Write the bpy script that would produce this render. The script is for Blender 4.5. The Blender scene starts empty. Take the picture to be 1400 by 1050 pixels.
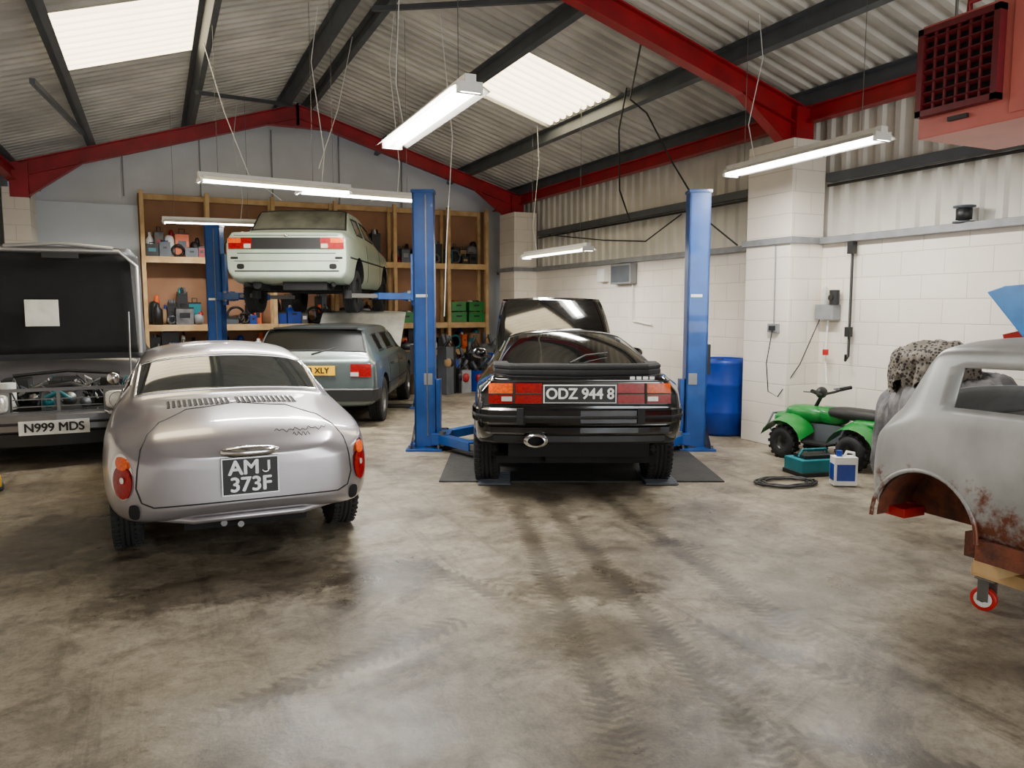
import bpy, math, random, bmesh
from mathutils import Vector, Matrix, noise
from mathutils.bvhtree import BVHTree
random.seed(3)
YAW=math.radians(24.8); S,C=math.sin(YAW),math.cos(YAW)
def P(R,F): return (F*S+R*C, F*C-R*S)
scn=bpy.context.scene
def lin(c):
    return tuple(((x/255)/12.92 if x/255<=.04045 else ((x/255+.055)/1.055)**2.4) for x in c)
def mat(name,col,rough=.5,metal=0,var=.12,scale=8,bump=0,bscale=60,emit=0,coat=0,col2=None,lo=.35,hi=.65,spec=None):
    m=bpy.data.materials.new(name);m.use_nodes=True;nt=m.node_tree;N=nt.nodes;L=nt.links
    b=N['Principled BSDF'];c=lin(col)
    tc=N.new('ShaderNodeTexCoord');nz=N.new('ShaderNodeTexNoise');nz.inputs['Scale'].default_value=scale;nz.inputs['Detail'].default_value=6
    L.new(tc.outputs['Object'],nz.inputs['Vector'])
    r=N.new('ShaderNodeValToRGB');r.color_ramp.elements[0].position=lo;r.color_ramp.elements[1].position=hi
    c2=lin(col2) if col2 else tuple(min(1,x*(1+var)) for x in c)
    c1=c if col2 else tuple(x*(1-var) for x in c)
    r.color_ramp.elements[0].color=(*c1,1);r.color_ramp.elements[1].color=(*c2,1)
    L.new(nz.outputs['Fac'],r.inputs['Fac']);L.new(r.outputs['Color'],b.inputs['Base Color'])
    b.inputs['Roughness'].default_value=rough;b.inputs['Metallic'].default_value=metal
    if coat: b.inputs['Coat Weight'].default_value=coat;b.inputs['Coat Roughness'].default_value=.04
    if spec is not None: b.inputs['Specular IOR Level'].default_value=spec
    if emit:
        b.inputs['Emission Color'].default_value=(*c,1);b.inputs['Emission Strength'].default_value=emit
    if bump:
        n2=N.new('ShaderNodeTexNoise');n2.inputs['Scale'].default_value=bscale;n2.inputs['Detail'].default_value=4
        L.new(tc.outputs['Object'],n2.inputs['Vector'])
        bp=N.new('ShaderNodeBump');bp.inputs['Strength'].default_value=bump;bp.inputs['Distance'].default_value=.02
        L.new(n2.outputs['Fac'],bp.inputs['Height']);L.new(bp.outputs['Normal'],b.inputs['Normal'])
    return m
# ---------- materials
M={}
def mk(k,*a,**kw): M[k]=mat(k,*a,**kw)
mk('black_plastic',(22,22,23),.5); mk('rubber',(26,26,27),.8,bump=.2); mk('chrome',(215,215,215),.15,1,var=.03)
mk('steel',(120,120,118),.4,.8); mk('red_lamp',(140,0,4),.25,var=.3,scale=60,spec=.35); mk('amber_lamp',(225,84,0),.25,var=.2,scale=60,spec=.35)
mk('clear_lamp',(215,215,205),.12,.3,coat=1,scale=50); mk('glass_dark',(14,15,15),.04,coat=.6,var=.05); mk('glass_tint',(44,46,44),.05,coat=.8,var=.1)
mk('glass_black',(6,7,7),.25,var=.05,spec=.08); mk('glass_pale',(104,106,98),.08,var=.35,scale=3,coat=.4)
mk('silver_paint',(164,159,162),.28,.68,var=.03,coat=.7); mk('silver_trim',(168,168,168),.35,.6,var=.03); mk('black_paint',(7,7,9),.12,coat=1,var=.05); mk('shutline',(14,13,14),.7)
mk('sage_paint',(168,182,164),.35,.05,coat=.5,var=.08,scale=3); mk('green_grey_paint',(94,106,105),.3,.5,coat=.6,var=.05)
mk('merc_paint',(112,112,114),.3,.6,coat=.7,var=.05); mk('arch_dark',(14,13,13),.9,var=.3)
mk('blue_paint',(12,70,140),.38,.1,var=.18,scale=5,coat=.3); mk('red_steel',(150,10,24),.45,var=.2,scale=4); mk('dark_steel',(84,89,95),.55,.2,var=.15,scale=3)
mk('timber',(214,180,128),.7,col2=(186,148,98),scale=5); mk('hardboard',(152,112,84),.85,var=.12,scale=2); mk('white_plate',(228,228,222),.4); mk('yellow_plate',(240,185,10),.4,var=.05)
mk('black_ink',(12,12,12),.5); mk('tube_glow',(255,250,240),.5,emit=24,var=0); mk('white_enamel',(226,226,222),.35,var=.05)
mk('green_plastic',(4,118,40),.4,coat=.3); mk('blue_plastic',(8,52,145),.4,var=.15); mk('teal_plastic',(15,110,120),.4); mk('orange_plastic',(215,90,25),.45)
mk('rust',(120,62,36),.85,col2=(74,42,32),scale=14,bump=.3); mk('oxide_red',(150,40,34),.7,var=.25); mk('heater_pink',(198,104,94),.45,var=.08,scale=3); mk('heater_red',(98,18,28),.5)
mk('mat_dark',(40,39,37),.75,var=.3,scale=6,bump=.3,bscale=30); mk('card',(150,120,85),.8); mk('grey_plastic',(128,130,132),.5); mk('brake_red',(185,18,16),.4)
mk('panel_pale',(208,216,224),.6,var=.05,scale=1); mk('gable_grey',(214,216,218),.6,var=.08,scale=1.2); mk('blue_bright',(10,125,205),.3,coat=.6); mk('cream_cover',(208,208,196),.5)
mk('seat_vinyl',(30,28,27),.6); mk('cloth_grey',(70,70,74),.7,var=.45,scale=6,bump=.6,bscale=14,col2=(118,116,116))
def leopard():
    m=mat('leopard_cloth',(120,112,100),.9);nt=m.node_tree;N=nt.nodes;L=nt.links;b=N['Principled BSDF']
    v=N.new('ShaderNodeTexVoronoi');v.inputs['Scale'].default_value=40
    r=N.new('ShaderNodeValToRGB');e=r.color_ramp.elements;e[0].position=.38;e[0].color=(.02,.018,.017,1);e[1].position=.52;e[1].color=(.18,.155,.125,1)
    tc=N.new('ShaderNodeTexCoord');L.new(tc.outputs['Object'],v.inputs['Vector']);L.new(v.outputs['Distance'],r.inputs['Fac']);L.new(r.outputs['Color'],b.inputs['Base Color']);return m
M['leopard']=leopard()
def shellmat():
    m=mat('bare_shell_metal',(172,173,171),.42,.35,var=.22,scale=3);nt=m.node_tree;N=nt.nodes;L=nt.links;b=N['Principled BSDF']
    old=b.inputs['Base Color'].links[0].from_socket
    tc=N.new('ShaderNodeTexCoord');sp=N.new('ShaderNodeSeparateXYZ');L.new(tc.outputs['Object'],sp.inputs[0])
    nz=N.new('ShaderNodeTexNoise');nz.inputs['Scale'].default_value=7;nz.inputs['Detail'].default_value=8;nz.inputs['Roughness'].default_value=.7;L.new(tc.outputs['Object'],nz.inputs['Vector'])
    mr=N.new('ShaderNodeMapRange');mr.inputs[1].default_value=.78;mr.inputs[2].default_value=.4;mr.inputs[3].default_value=-.12;mr.inputs[4].default_value=.25;L.new(sp.outputs['Z'],mr.inputs[0])
    ad=N.new('ShaderNodeMath');ad.operation='ADD';L.new(nz.outputs['Fac'],ad.inputs[0]);L.new(mr.outputs[0],ad.inputs[1])
    rp=N.new('ShaderNodeValToRGB');rp.color_ramp.elements[0].position=.55;rp.color_ramp.elements[1].position=.68;L.new(ad.outputs[0],rp.inputs['Fac'])
    mx=N.new('ShaderNodeMix');mx.data_type='RGBA';L.new(rp.outputs['Color'],mx.inputs[0]);L.new(old,mx.inputs[6]);mx.inputs[7].default_value=(*lin((112,62,42)),1);L.new(mx.outputs[2],b.inputs['Base Color'])
    return m
M['shell']=shellmat()
def blockmat(name,axis):
    m=mat(name,(232,223,210),.6,var=.05,scale=1.5);nt=m.node_tree;N=nt.nodes;L=nt.links;b=N['Principled BSDF']
    old=b.inputs['Base Color'].links[0].from_socket
    tc=N.new('ShaderNodeTexCoord');sp=N.new('ShaderNodeSeparateXYZ');cb=N.new('ShaderNodeCombineXYZ');L.new(tc.outputs['Object'],sp.inputs[0])
    L.new(sp.outputs[axis],cb.inputs[0]);L.new(sp.outputs['Z'],cb.inputs[1])
    br=N.new('ShaderNodeTexBrick');br.inputs['Scale'].default_value=1;br.inputs['Brick Width'].default_value=.45;br.inputs['Row Height'].default_value=.225;br.inputs['Mortar Size'].default_value=.006;br.inputs['Mortar Smooth'].default_value=.6
    br.inputs['Color1'].default_value=(1,1,1,1);br.inputs['Color2'].default_value=(.95,.95,.95,1);br.inputs['Mortar'].default_value=(.76,.75,.73,1)
    L.new(cb.outputs[0],br.inputs['Vector'])
    mx=N.new('ShaderNodeMix');mx.data_type='RGBA';mx.blend_type='MULTIPLY';mx.inputs[0].default_value=1;L.new(old,mx.inputs[6]);L.new(br.outputs['Color'],mx.inputs[7]);L.new(mx.outputs[2],b.inputs['Base Color'])
    bp=N.new('ShaderNodeBump');bp.inputs['Strength'].default_value=.45;bp.inputs['Distance'].default_value=.009;bp.invert=True
    L.new(br.outputs['Fac'],bp.inputs['Height']);L.new(bp.outputs['Normal'],b.inputs['Normal']);return m
M['block_y']=blockmat('block_wall_y','Y');M['block_x']=blockmat('block_wall_x','X')
def floormat():
    m=bpy.data.materials.new('concrete_floor');m.use_nodes=True;nt=m.node_tree;N=nt.nodes;L=nt.links;b=N['Principled BSDF']
    tc=N.new('ShaderNodeTexCoord')
    def nz(s,d=8,r=.6,mp=None,dist=0,off=0):
        n=N.new('ShaderNodeTexNoise');n.inputs['Scale'].default_value=s;n.inputs['Detail'].default_value=d;n.inputs['Roughness'].default_value=r;n.inputs['Distortion'].default_value=dist
        q=N.new('ShaderNodeMapping');q.inputs['Location'].default_value=(off,off*.7,0)
        if mp: q.inputs['Rotation'].default_value=(0,0,mp[0]);q.inputs['Scale'].default_value=(mp[1],mp[2],1)
        L.new(tc.outputs['Object'],q.inputs[0]);L.new(q.outputs[0],n.inputs['Vector'])
        return n.outputs['Fac']
    def ramp(f,p0,c0,p1,c1):
        r=N.new('ShaderNodeValToRGB');e=r.color_ramp.elements;e[0].position=p0;e[0].color=(*c0,1);e[1].position=p1;e[1].color=(*c1,1);L.new(f,r.inputs['Fac']);return r.outputs['Color']
    def mul(a,c,f=1,bt='MULTIPLY'):
        x=N.new('ShaderNodeMix');x.data_type='RGBA';x.blend_type=bt;x.inputs[0].default_value=f;L.new(a,x.inputs[6]);L.new(c,x.inputs[7]);return x.outputs[2]
    def mth(op,a,c=None,d=None):
        x=N.new('ShaderNodeMath');x.operation=op
        for i,v in enumerate((a,c,d)):
            if v is None: continue
            if isinstance(v,(int,float)): x.inputs[i].default_value=v
            else: L.new(v,x.inputs[i])
        return x.outputs[0]
    w=(1,1,1)
    base=ramp(nz(.9,12,.72,dist=.4),.34,lin((108,99,85)),.64,lin((164,154,134)))
    a=mul(base,ramp(nz(3.2,12,.78,dist=.7,off=3),.40,(.5,.47,.43),.54,w),.75)
    a=mul(a,ramp(nz(14,10,.8,off=5),.38,(.5,.48,.45),.53,w),.65)
    a=mul(a,ramp(nz(70,5,.7),.3,(.72,.71,.69),.55,w),.7)
    a=mul(a,ramp(nz(.8,12,.75,dist=1.0,off=9),.38,(.35,.32,.29),.46,w),.7)
    a=mul(a,ramp(nz(1.3,10,.75,(-.45,4.5,.22)),.36,(.45,.43,.4),.46,w),.6)
    a=mul(a,ramp(nz(1.3,10,.72,(.8,4.5,.25),off=2),.33,(.55,.53,.5),.42,w),.5)
    n1=nz(2.2,12,.78,dist=.4,off=1.5);n2=nz(9,10,.75,off=7)
    wet=None
    for (x,y,rx,ry,rot,dk,st) in((.35,4.3,1.1,.35,.1,.35,.85),(1.05,4.0,.5,.3,.5,.32,.75),(2.1,3.45,.55,.3,-.3,.3,.8),(1.75,3.0,.35,.5,.6,.35,.6),(1.5,2.05,.55,.25,.5,.4,.5),(3.2,2.9,.6,.3,.2,.35,.5),(-.6,5.6,.6,.9,.1,.25,.8),(2.7,5.3,1.0,.5,.4,.45,.5),(3.4,4.5,.7,.4,-.4,.4,.5),(.55,2.6,.8,.3,-.2,.45,.5),(2.3,1.7,.5,.25,.9,.45,.5),(.4,6.6,.75,1.8,0,.28,.8),(2.4,11.5,1.2,1.5,0,.35,.7)):
        q=N.new('ShaderNodeMapping');q.vector_type='TEXTURE';q.inputs['Location'].default_value=(x,y,0);q.inputs['Rotation'].default_value=(0,0,rot);q.inputs['Scale'].default_value=(rx,ry,10);L.new(tc.outputs['Object'],q.inputs[0])
        ln=N.new('ShaderNodeVectorMath');ln.operation='LENGTH';L.new(q.outputs[0],ln.inputs[0])
        d=mth('ADD',ln.outputs['Value'],mth('MULTIPLY',mth('SUBTRACT',n1,.5),3.4));d=mth('ADD',d,mth('MULTIPLY',mth('SUBTRACT',n2,.5),1.2))
        c=ramp(d,.55,(dk,dk*.93,dk*.85),1.15,w);a=mul(a,c,st);wet=c if wet is None else mul(wet,c,1)
    for (x0,y0,x1,y1,wd,fr) in((2.5,5.4,1.37,2.0,.085,260),(2.72,5.3,1.75,1.6,.085,260),(1.35,4.2,1.6,3.5,.08,200),(.1,2.9,1.3,3.35,.09,220),(3.4,6.2,2.6,2.4,.09,260),(2.9,4.05,3.05,3.75,.08,200),(1.9,2.0,2.6,1.2,.08,200),(2.25,2.9,2.5,2.1,.08,200)):
        dx,dy=x1-x0,y1-y0;ln_=math.hypot(dx,dy)
        q=N.new('ShaderNodeMapping');q.vector_type='TEXTURE';q.inputs['Location'].default_value=((x0+x1)/2,(y0+y1)/2,0);q.inputs['Rotation'].default_value=(0,0,math.atan2(dy,dx));q.inputs['Scale'].default_value=(ln_/2,wd,1);L.new(tc.outputs['Object'],q.inputs[0])
        sp=N.new('ShaderNodeSeparateXYZ');L.new(q.outputs[0],sp.inputs[0]);ax=mth('ABSOLUTE',sp.outputs['X']);ay=mth('ABSOLUTE',sp.outputs['Y'])
        mm=mth('MAXIMUM',mth('POWER',ax,3),ay);mm=mth('ADD',mm,mth('MULTIPLY',mth('SUBTRACT',n2,.45),1.6))
        tr=mth('SINE',mth('ADD',mth('MULTIPLY',sp.outputs['X'],ln_*fr/4),mth('MULTIPLY',ay,5)));mm=mth('ADD',mm,mth('MULTIPLY',tr,.25))
        a=mul(a,ramp(mm,.6,(.34,.32,.3),1.05,w),.7)
    L.new(a,b.inputs['Base Color'])
    rr=ramp(nz(1.9,10,.75,dist=.5),.35,(.3,.3,.3),.62,(.62,.62,.62));L.new(mul(rr,wet,.35),b.inputs['Roughness'])
    bp=N.new('ShaderNodeBump');bp.inputs['Strength'].default_value=.2;bp.inputs['Distance'].default_value=.01;L.new(nz(35,8,.7),bp.inputs['Height']);L.new(bp.outputs['Normal'],b.inputs['Normal'])
    return m
M['floor']=floormat()
mk('roof_sheet',(196,194,187),.6,var=.2,scale=1.5); mk('clad_sheet',(212,208,198),.55,var=.1,scale=1.5)
mk('skylight',(255,236,196),.5,emit=5.5,var=.35,scale=3)
# ---------- mesh builder
class MB:
    def __init__(s): s.v=[];s.f=[];s.m=[];s.s=[];s.mats=[]
    def mi(s,k):
        if k not in s.mats: s.mats.append(k)
        return s.mats.index(k)
    def add(s,vs,fs,k,sm=False):
        o=len(s.v);s.v+= [tuple(v) for v in vs];i=s.mi(k)
        for f in fs: s.f.append([o+q for q in f]);s.m.append(i);s.s.append(sm)
    def box(s,c,d,k,rot=None):
        R=rot if isinstance(rot,Matrix) else Matrix.Rotation(rot or 0,3,'Z')
        vs=[Vector(c)+R@Vector((x*d[0]/2,y*d[1]/2,z*d[2]/2)) for x in(-1,1) for y in(-1,1) for z in(-1,1)]
        s.add(vs,[(0,1,3,2),(4,6,7,5),(0,4,5,1),(2,3,7,6),(0,2,6,4),(1,5,7,3)],k)
    def beam(s,p0,p1,w,h,k,up=(0,0,1),so=0,uo=0):
        p0=Vector(p0);p1=Vector(p1);d=(p1-p0).normalized();sd=d.cross(Vector(up))
        if sd.length<1e-4: sd=d.cross(Vector((0,1,0)))
        sd.normalize();u=sd.cross(d)
        vs=[p+sd*(so+a*w/2)+u*(uo+b*h/2) for p in(p0,p1) for a in(-1,1) for b in(-1,1)]
        s.add(vs,[(0,1,3,2),(4,6,7,5),(0,4,5,1),(2,3,7,6),(0,2,6,4),(1,5,7,3)],k)
    def ibeam(s,p0,p1,w,h,k,up=(0,0,1)):
        s.beam(p0,p1,.012,h,k,up);s.beam(p0,p1,w,.016,k,up,0,h/2);s.beam(p0,p1,w,.016,k,up,0,-h/2)
    def tube(s,pts,r,k,n=8,r1=None):
        pts=[Vector(p) for p in pts];vs=[];fs=[];m=len(pts)
        for i,p in enumerate(pts):
            t=(pts[min(i+1,m-1)]-pts[max(i-1,0)]).normalized()
            a=t.orthogonal().normalized() if i==0 else (a-t*a.dot(t)).normalized()
            b=t.cross(a);rr=r if r1 is None else r+(r1-r)*i/(m-1)
            vs+=[p+(a*math.cos(q*2*math.pi/n)+b*math.sin(q*2*math.pi/n))*rr for q in range(n)]
        for i in range(m-1):
            for q in range(n): fs.append((i*n+q,i*n+(q+1)%n,(i+1)*n+(q+1)%n,(i+1)*n+q))
        s.add(vs,fs,k,True);s.add(vs[:n],[tuple(range(n))[::-1]],k);s.add(vs[-n:],[tuple(range(n))],k)
    def cyl(s,p0,p1,r,k,r1=None,n=20): s.tube([p0,p1],r,k,n,r1)
    def lathe(s,prof,o,ax,k,n=28,sm=True,sx=1):
        ax=Vector(ax).normalized();a=ax.orthogonal().normalized();b=ax.cross(a);o=Vector(o);vs=[];fs=[]
        for r,h in prof:
            for q in range(n):
                d=(a*math.cos(q*2*math.pi/n)+b*math.sin(q*2*math.pi/n))*max(r,.0005);d.x*=sx;vs.append(o+ax*h+d)
        for i in range(len(prof)-1):
            for q in range(n): fs.append((i*n+q,i*n+(q+1)%n,(i+1)*n+(q+1)%n,(i+1)*n+q))
        s.add(vs,fs,k,sm)
    def ell(s,c,r,k,n=16,m=10,pw=1,rot=None):
        vs=[];fs=[];R=rot or Matrix.Identity(3)
        sg=lambda x:math.copysign(abs(x)**pw,x)
        for i in range(m+1):
            t=-math.pi/2+math.pi*i/m
            for q in range(n):
                f=2*math.pi*q/n
                vs.append(Vector(c)+R@Vector((r[0]*sg(math.cos(t))*sg(math.cos(f)),r[1]*sg(math.cos(t))*sg(math.sin(f)),r[2]*sg(math.sin(t)))))
        for i in range(m):
            for q in range(n): fs.append((i*n+q,i*n+(q+1)%n,(i+1)*n+(q+1)%n,(i+1)*n+q))
        s.add(vs,fs,k,True)
    def prism(s,poly,o,ux,uy,th,k):
        o=Vector(o);ux=Vector(ux);uy=Vector(uy);nn=ux.cross(uy).normalized()*th;n=len(poly)
        a=[o+ux*p[0]+uy*p[1] for p in poly];b=[p+nn for p in a]
        s.add(a+b,[tuple(range(n))[::-1],tuple(range(n,2*n))]+[(i,(i+1)%n,n+(i+1)%n,n+i) for i in range(n)],k)
    def wall(s,path,z0,z1,th,k,sm=True):
        n=len(path);pp=[Vector((p[0],p[1],0)) for p in path];vs=[]
        for i,p in enumerate(pp):
            t=(pp[min(i+1,n-1)]-pp[max(i-1,0)]).normalized();nv=Vector((-t.y,t.x,0))*th
            e=min(.015,(z1-z0)*.3)
            for q,z in((p+nv*.12,z0),(p,z0+e),(p,z1-e),(p+nv*.12,z1),(p+nv,z1),(p+nv,z0)): vs.append((q.x,q.y,z))
        fs=[]
        for i in range(n-1):
            for q in range(6): fs.append((i*6+q,i*6+(q+1)%6,(i+1)*6+(q+1)%6,(i+1)*6+q))
        fs+=[tuple(range(6))[::-1],tuple(range((n-1)*6,n*6))];s.add(vs,fs,k,False)
    def obj(s,name,parent=None,loc=(0,0,0),rot=0,bevel=0,bseg=2):
        me=bpy.data.meshes.new(name);me.from_pydata(s.v,[],s.f)
        for k in s.mats: me.materials.append(M[k])
        me.polygons.foreach_set('material_index',s.m);me.polygons.foreach_set('use_smooth',s.s);me.update()
        o=bpy.data.objects.new(name,me);scn.collection.objects.link(o);o.location=loc;o.rotation_euler=(0,0,rot)
        if parent: o.parent=parent
        if bevel:
            b=o.modifiers.new('b','BEVEL');b.width=bevel;b.segments=bseg;b.limit_method='ANGLE';b.angle_limit=math.radians(50)
        return o
def empty(name,loc=(0,0,0),rot=0):
    e=bpy.data.objects.new(name,None);scn.collection.objects.link(e);e.location=loc;e.rotation_euler=(0,0,rot);e.empty_display_size=.2;return e
def text(name,st,size,loc,rot,k,parent,bold=.004,sx=1):
    c=bpy.data.curves.new(name,'FONT');c.body=st;c.size=size;c.align_x='CENTER';c.align_y='CENTER';c.extrude=.002
    o=bpy.data.objects.new(name,c);scn.collection.objects.link(o)
    dg=bpy.context.evaluated_depsgraph_get();me=bpy.data.meshes.new_from_object(o.evaluated_get(dg));bpy.data.objects.remove(o)
    bm=bmesh.new()
    for i,(dx,dy) in enumerate(((0,0),(bold,0),(-bold,0),(0,bold*.7),(0,-bold*.7))):
        m2=me.copy();m2.transform(Matrix.Translation((dx,dy,i*.0003)));bm.from_mesh(m2)
    bm.to_mesh(me);bm.free()
    me.materials.clear();me.materials.append(M[k]);o=bpy.data.objects.new(name,me);scn.collection.objects.link(o)
    o.location=loc;o.rotation_euler=rot;o.scale=(sx,1,1);o.parent=parent;return o
# ---------- car lofting
def half(r):
    y,zb,w,zw,ws,zs,wr,zr,zt=r;L=lambda a,b,t:a+(b-a)*t
    return [(0,zb),(.55*w,zb),(.9*w,zb),(.985*w,L(zb,zw,.3)),(w,zw),(L(w,ws,.35),L(zw,zs,.6)),(ws,zs),
            (L(ws,wr,.12),L(zs,zr,.12)),(L(ws,wr,.88),L(zs,zr,.86)),(wr,zr),(wr*.82,L(zr,zt,.5)),(wr*.42,L(zr,zt,.9)),(0,zt)]
def loft(name,rows,mats,parent,glass=(),extra=(),arches=(),crk={},crs={},cap_cr=0,sub=2,inner=.45):
    vs=[];fs=[];mi=[];n=24
    for r in rows:
        h=half(r);ring=[(x,r[0],z) for x,z in h]+[(-x,r[0],z) for x,z in h[1:12][::-1]];vs+=ring
    def kk(q): return q if q<12 else 23-q
    for i in range(len(rows)-1):
        for q in range(n):
            fs.append((i*n+q,(i+1)*n+q,(i+1)*n+(q+1)%n,i*n+(q+1)%n));m=0
            for (s0,s1,k0,k1) in glass:
                if s0<=i<s1 and k0<=kk(q)<k1:m=1
            for (s0,s1,k0,k1,e) in extra:
                if s0<=i<s1 and k0<=kk(q)<k1:m=e
            mi.append(m)
    for b,rev in((0,False),((len(rows)-1)*n,True)):
        for k in range(12):
            a=[b+k,b+k+1,b+(n-k-1)%n,b+(n-k)%n];a=list(dict.fromkeys(a))
            fs.append(tuple(a[::-1]) if rev else tuple(a));mi.append(0)
    me=bpy.data.meshes.new(name);me.from_pydata(vs,[],fs);me.polygons.foreach_set('material_index',mi)
    for k in mats: me.materials.append(M[k])
    at=me.attributes.new('crease_edge','FLOAT','EDGE')
    last=len(rows)-1
    for e in me.edges:
        a,b=e.vertices;sa,sb=a//n,b//n;ka,kb=a%n,b%n;ka=ka if ka<=12 else 24-ka;kb=kb if kb<=12 else 24-kb;v=0
        if sa!=sb and ka==kb and ka in crk: v=crk[ka]
        if sa==sb and abs(a-b)in(1,23):
            if sa in crs: v=crs[sa]
            if sa in(0,last): v=max(v,cap_cr)
        at.data[e.index].value=v
    o=bpy.data.objects.new(name,me);scn.collection.objects.link(o)
    sm=o.modifiers.new('s','SUBSURF');sm.levels=sub;sm.render_levels=sub
    cut=None
    if arches:
        cb=MB()
        for (y,z,r,w) in arches:
            for sg in(-1,1): 
                N=40;c=[(math.cos(t*2*math.pi/N)*r,math.sin(t*2*math.pi/N)*r) for t in range(N)]
                x0,x1=sg*inner,sg*(w+.3)
                v=[(x0,y+a,z+b) for a,b in c]+[(x1,y+a,z+b) for a,b in c]
                f=[tuple(range(N)),tuple(range(N,2*N))[::-1]]+[(i,N+i,N+(i+1)%N,(i+1)%N) for i in range(N)]
                cb.add(v,f,mats[3])
        cut=cb.obj('cut');me2=cut.data;me2.materials.clear()
        for k in mats: me2.materials.append(M[k])
        for p in me2.polygons:p.material_index=3
        bm=bmesh.new();bm.from_mesh(me2);bmesh.ops.recalc_face_normals(bm,faces=bm.faces);bm.to_mesh(me2);bm.free()
        bo=o.modifiers.new('b','BOOLEAN');bo.operation='DIFFERENCE';bo.solver='EXACT';bo.object=cut
    bm=bmesh.new();bm.from_mesh(me);bmesh.ops.recalc_face_normals(bm,faces=bm.faces);bm.to_mesh(me);bm.free()
    dg=bpy.context.evaluated_depsgraph_get();dg.update();nm=bpy.data.meshes.new_from_object(o.evaluated_get(dg));nm.name=name
    bpy.data.objects.remove(o)
    if cut: bpy.data.objects.remove(cut)
    o=bpy.data.objects.new(name,nm);scn.collection.objects.link(o);o.parent=parent
    for p in nm.polygons:p.use_smooth=True
    nm.set_sharp_from_angle(angle=math.radians(38))
    bv=BVHTree.FromPolygons([v.co.copy() for v in nm.vertices],[tuple(p.vertices) for p in nm.polygons])
    return o,bv
def trims(mb,o,r,k,idx=1):
    me=o.data;ef={}
    for p in me.polygons:
        for e in p.edge_keys: ef.setdefault(e,[]).append(p.material_index)
    for e,ms in ef.items():
        if len(ms)==2 and (ms[0]==idx)!=(ms[1]==idx):
            a,b=me.vertices[e[0]].co,me.vertices[e[1]].co;d=(b-a)*.15;mb.tube([a-d,b+d],r,k,6)
DIR={'rear':((0,1,0),lambda a,b:(a,-6,b)),'front':((0,-1,0),lambda a,b:(a,6,b)),'top':((0,0,-1),lambda a,b:(a,b,4)),'left':((1,0,0),lambda a,b:(-3,a,b)),'right':((-1,0,0),lambda a,b:(3,a,b))}
def proj(bv,dr,a,b,off):
    d,f=DIR[dr];d=Vector(d);o=Vector(f(a,b));h=bv.ray_cast(o,d)
    if h[0] is None: return None
    return h[0]-d*off
def patch(mb,bv,dr,cs,k,round_=0,off=.006,n=8,skirt=.03):
    vs=[];last=None;d=Vector(DIR[dr][0])
    for j in range(n+1):
        for i in range(n+1):
            s,t=2*i/n-1,2*j/n-1
            s2=s*math.sqrt(1-t*t/2);t2=t*math.sqrt(1-s*s/2);u=((s*(1-round_)+s2*round_)+1)/2;v=((t*(1-round_)+t2*round_)+1)/2
            a=(cs[0][0]*(1-u)+cs[1][0]*u)*(1-v)+(cs[3][0]*(1-u)+cs[2][0]*u)*v
            b=(cs[0][1]*(1-u)+cs[1][1]*u)*(1-v)+(cs[3][1]*(1-u)+cs[2][1]*u)*v
            p=proj(bv,dr,a,b,off)
            if p is None:
                q=Vector(DIR[dr][1](a,b));p=q+d*((last-q).dot(d) if last else 0)
            last=p;vs.append(p)
    fs=[(j*(n+1)+i,j*(n+1)+i+1,(j+1)*(n+1)+i+1,(j+1)*(n+1)+i) for j in range(n) for i in range(n)]
    mb.add(vs,fs,k,True)
    ring=[i for i in range(n+1)]+[j*(n+1)+n for j in range(1,n+1)]+[n*(n+1)+i for i in range(n-1,-1,-1)]+[j*(n+1) for j in range(n-1,0,-1)]
    rv=[vs[i] for i in ring];m=len(rv);mb.add(rv+[v+d*skirt for v in rv],[(i,(i+1)%m,m+(i+1)%m,m+i) for i in range(m)],k)
def rect(cx,cz,hw,hh): return [(cx-hw,cz-hh),(cx+hw,cz-hh),(cx+hw,cz+hh),(cx-hw,cz+hh)]
def pline(mb,bv,dr,pts,r,k,off=0,step=.03,closed=False):
    if closed: pts=list(pts)+[pts[0]]
    out=[]
    for a,b in zip(pts[:-1],pts[1:]):
        L=math.hypot(b[0]-a[0],b[1]-a[1]);m=max(1,int(L/step))
        for i in range(m):
            t=i/m;q=proj(bv,dr,a[0]+(b[0]-a[0])*t,a[1]+(b[1]-a[1])*t,off)
            if q: out.append(q)
    q=proj(bv,dr,*pts[-1],off)
    if q: out.append(q)
    if len(out)>1: mb.tube(out,r,k,6)
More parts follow.
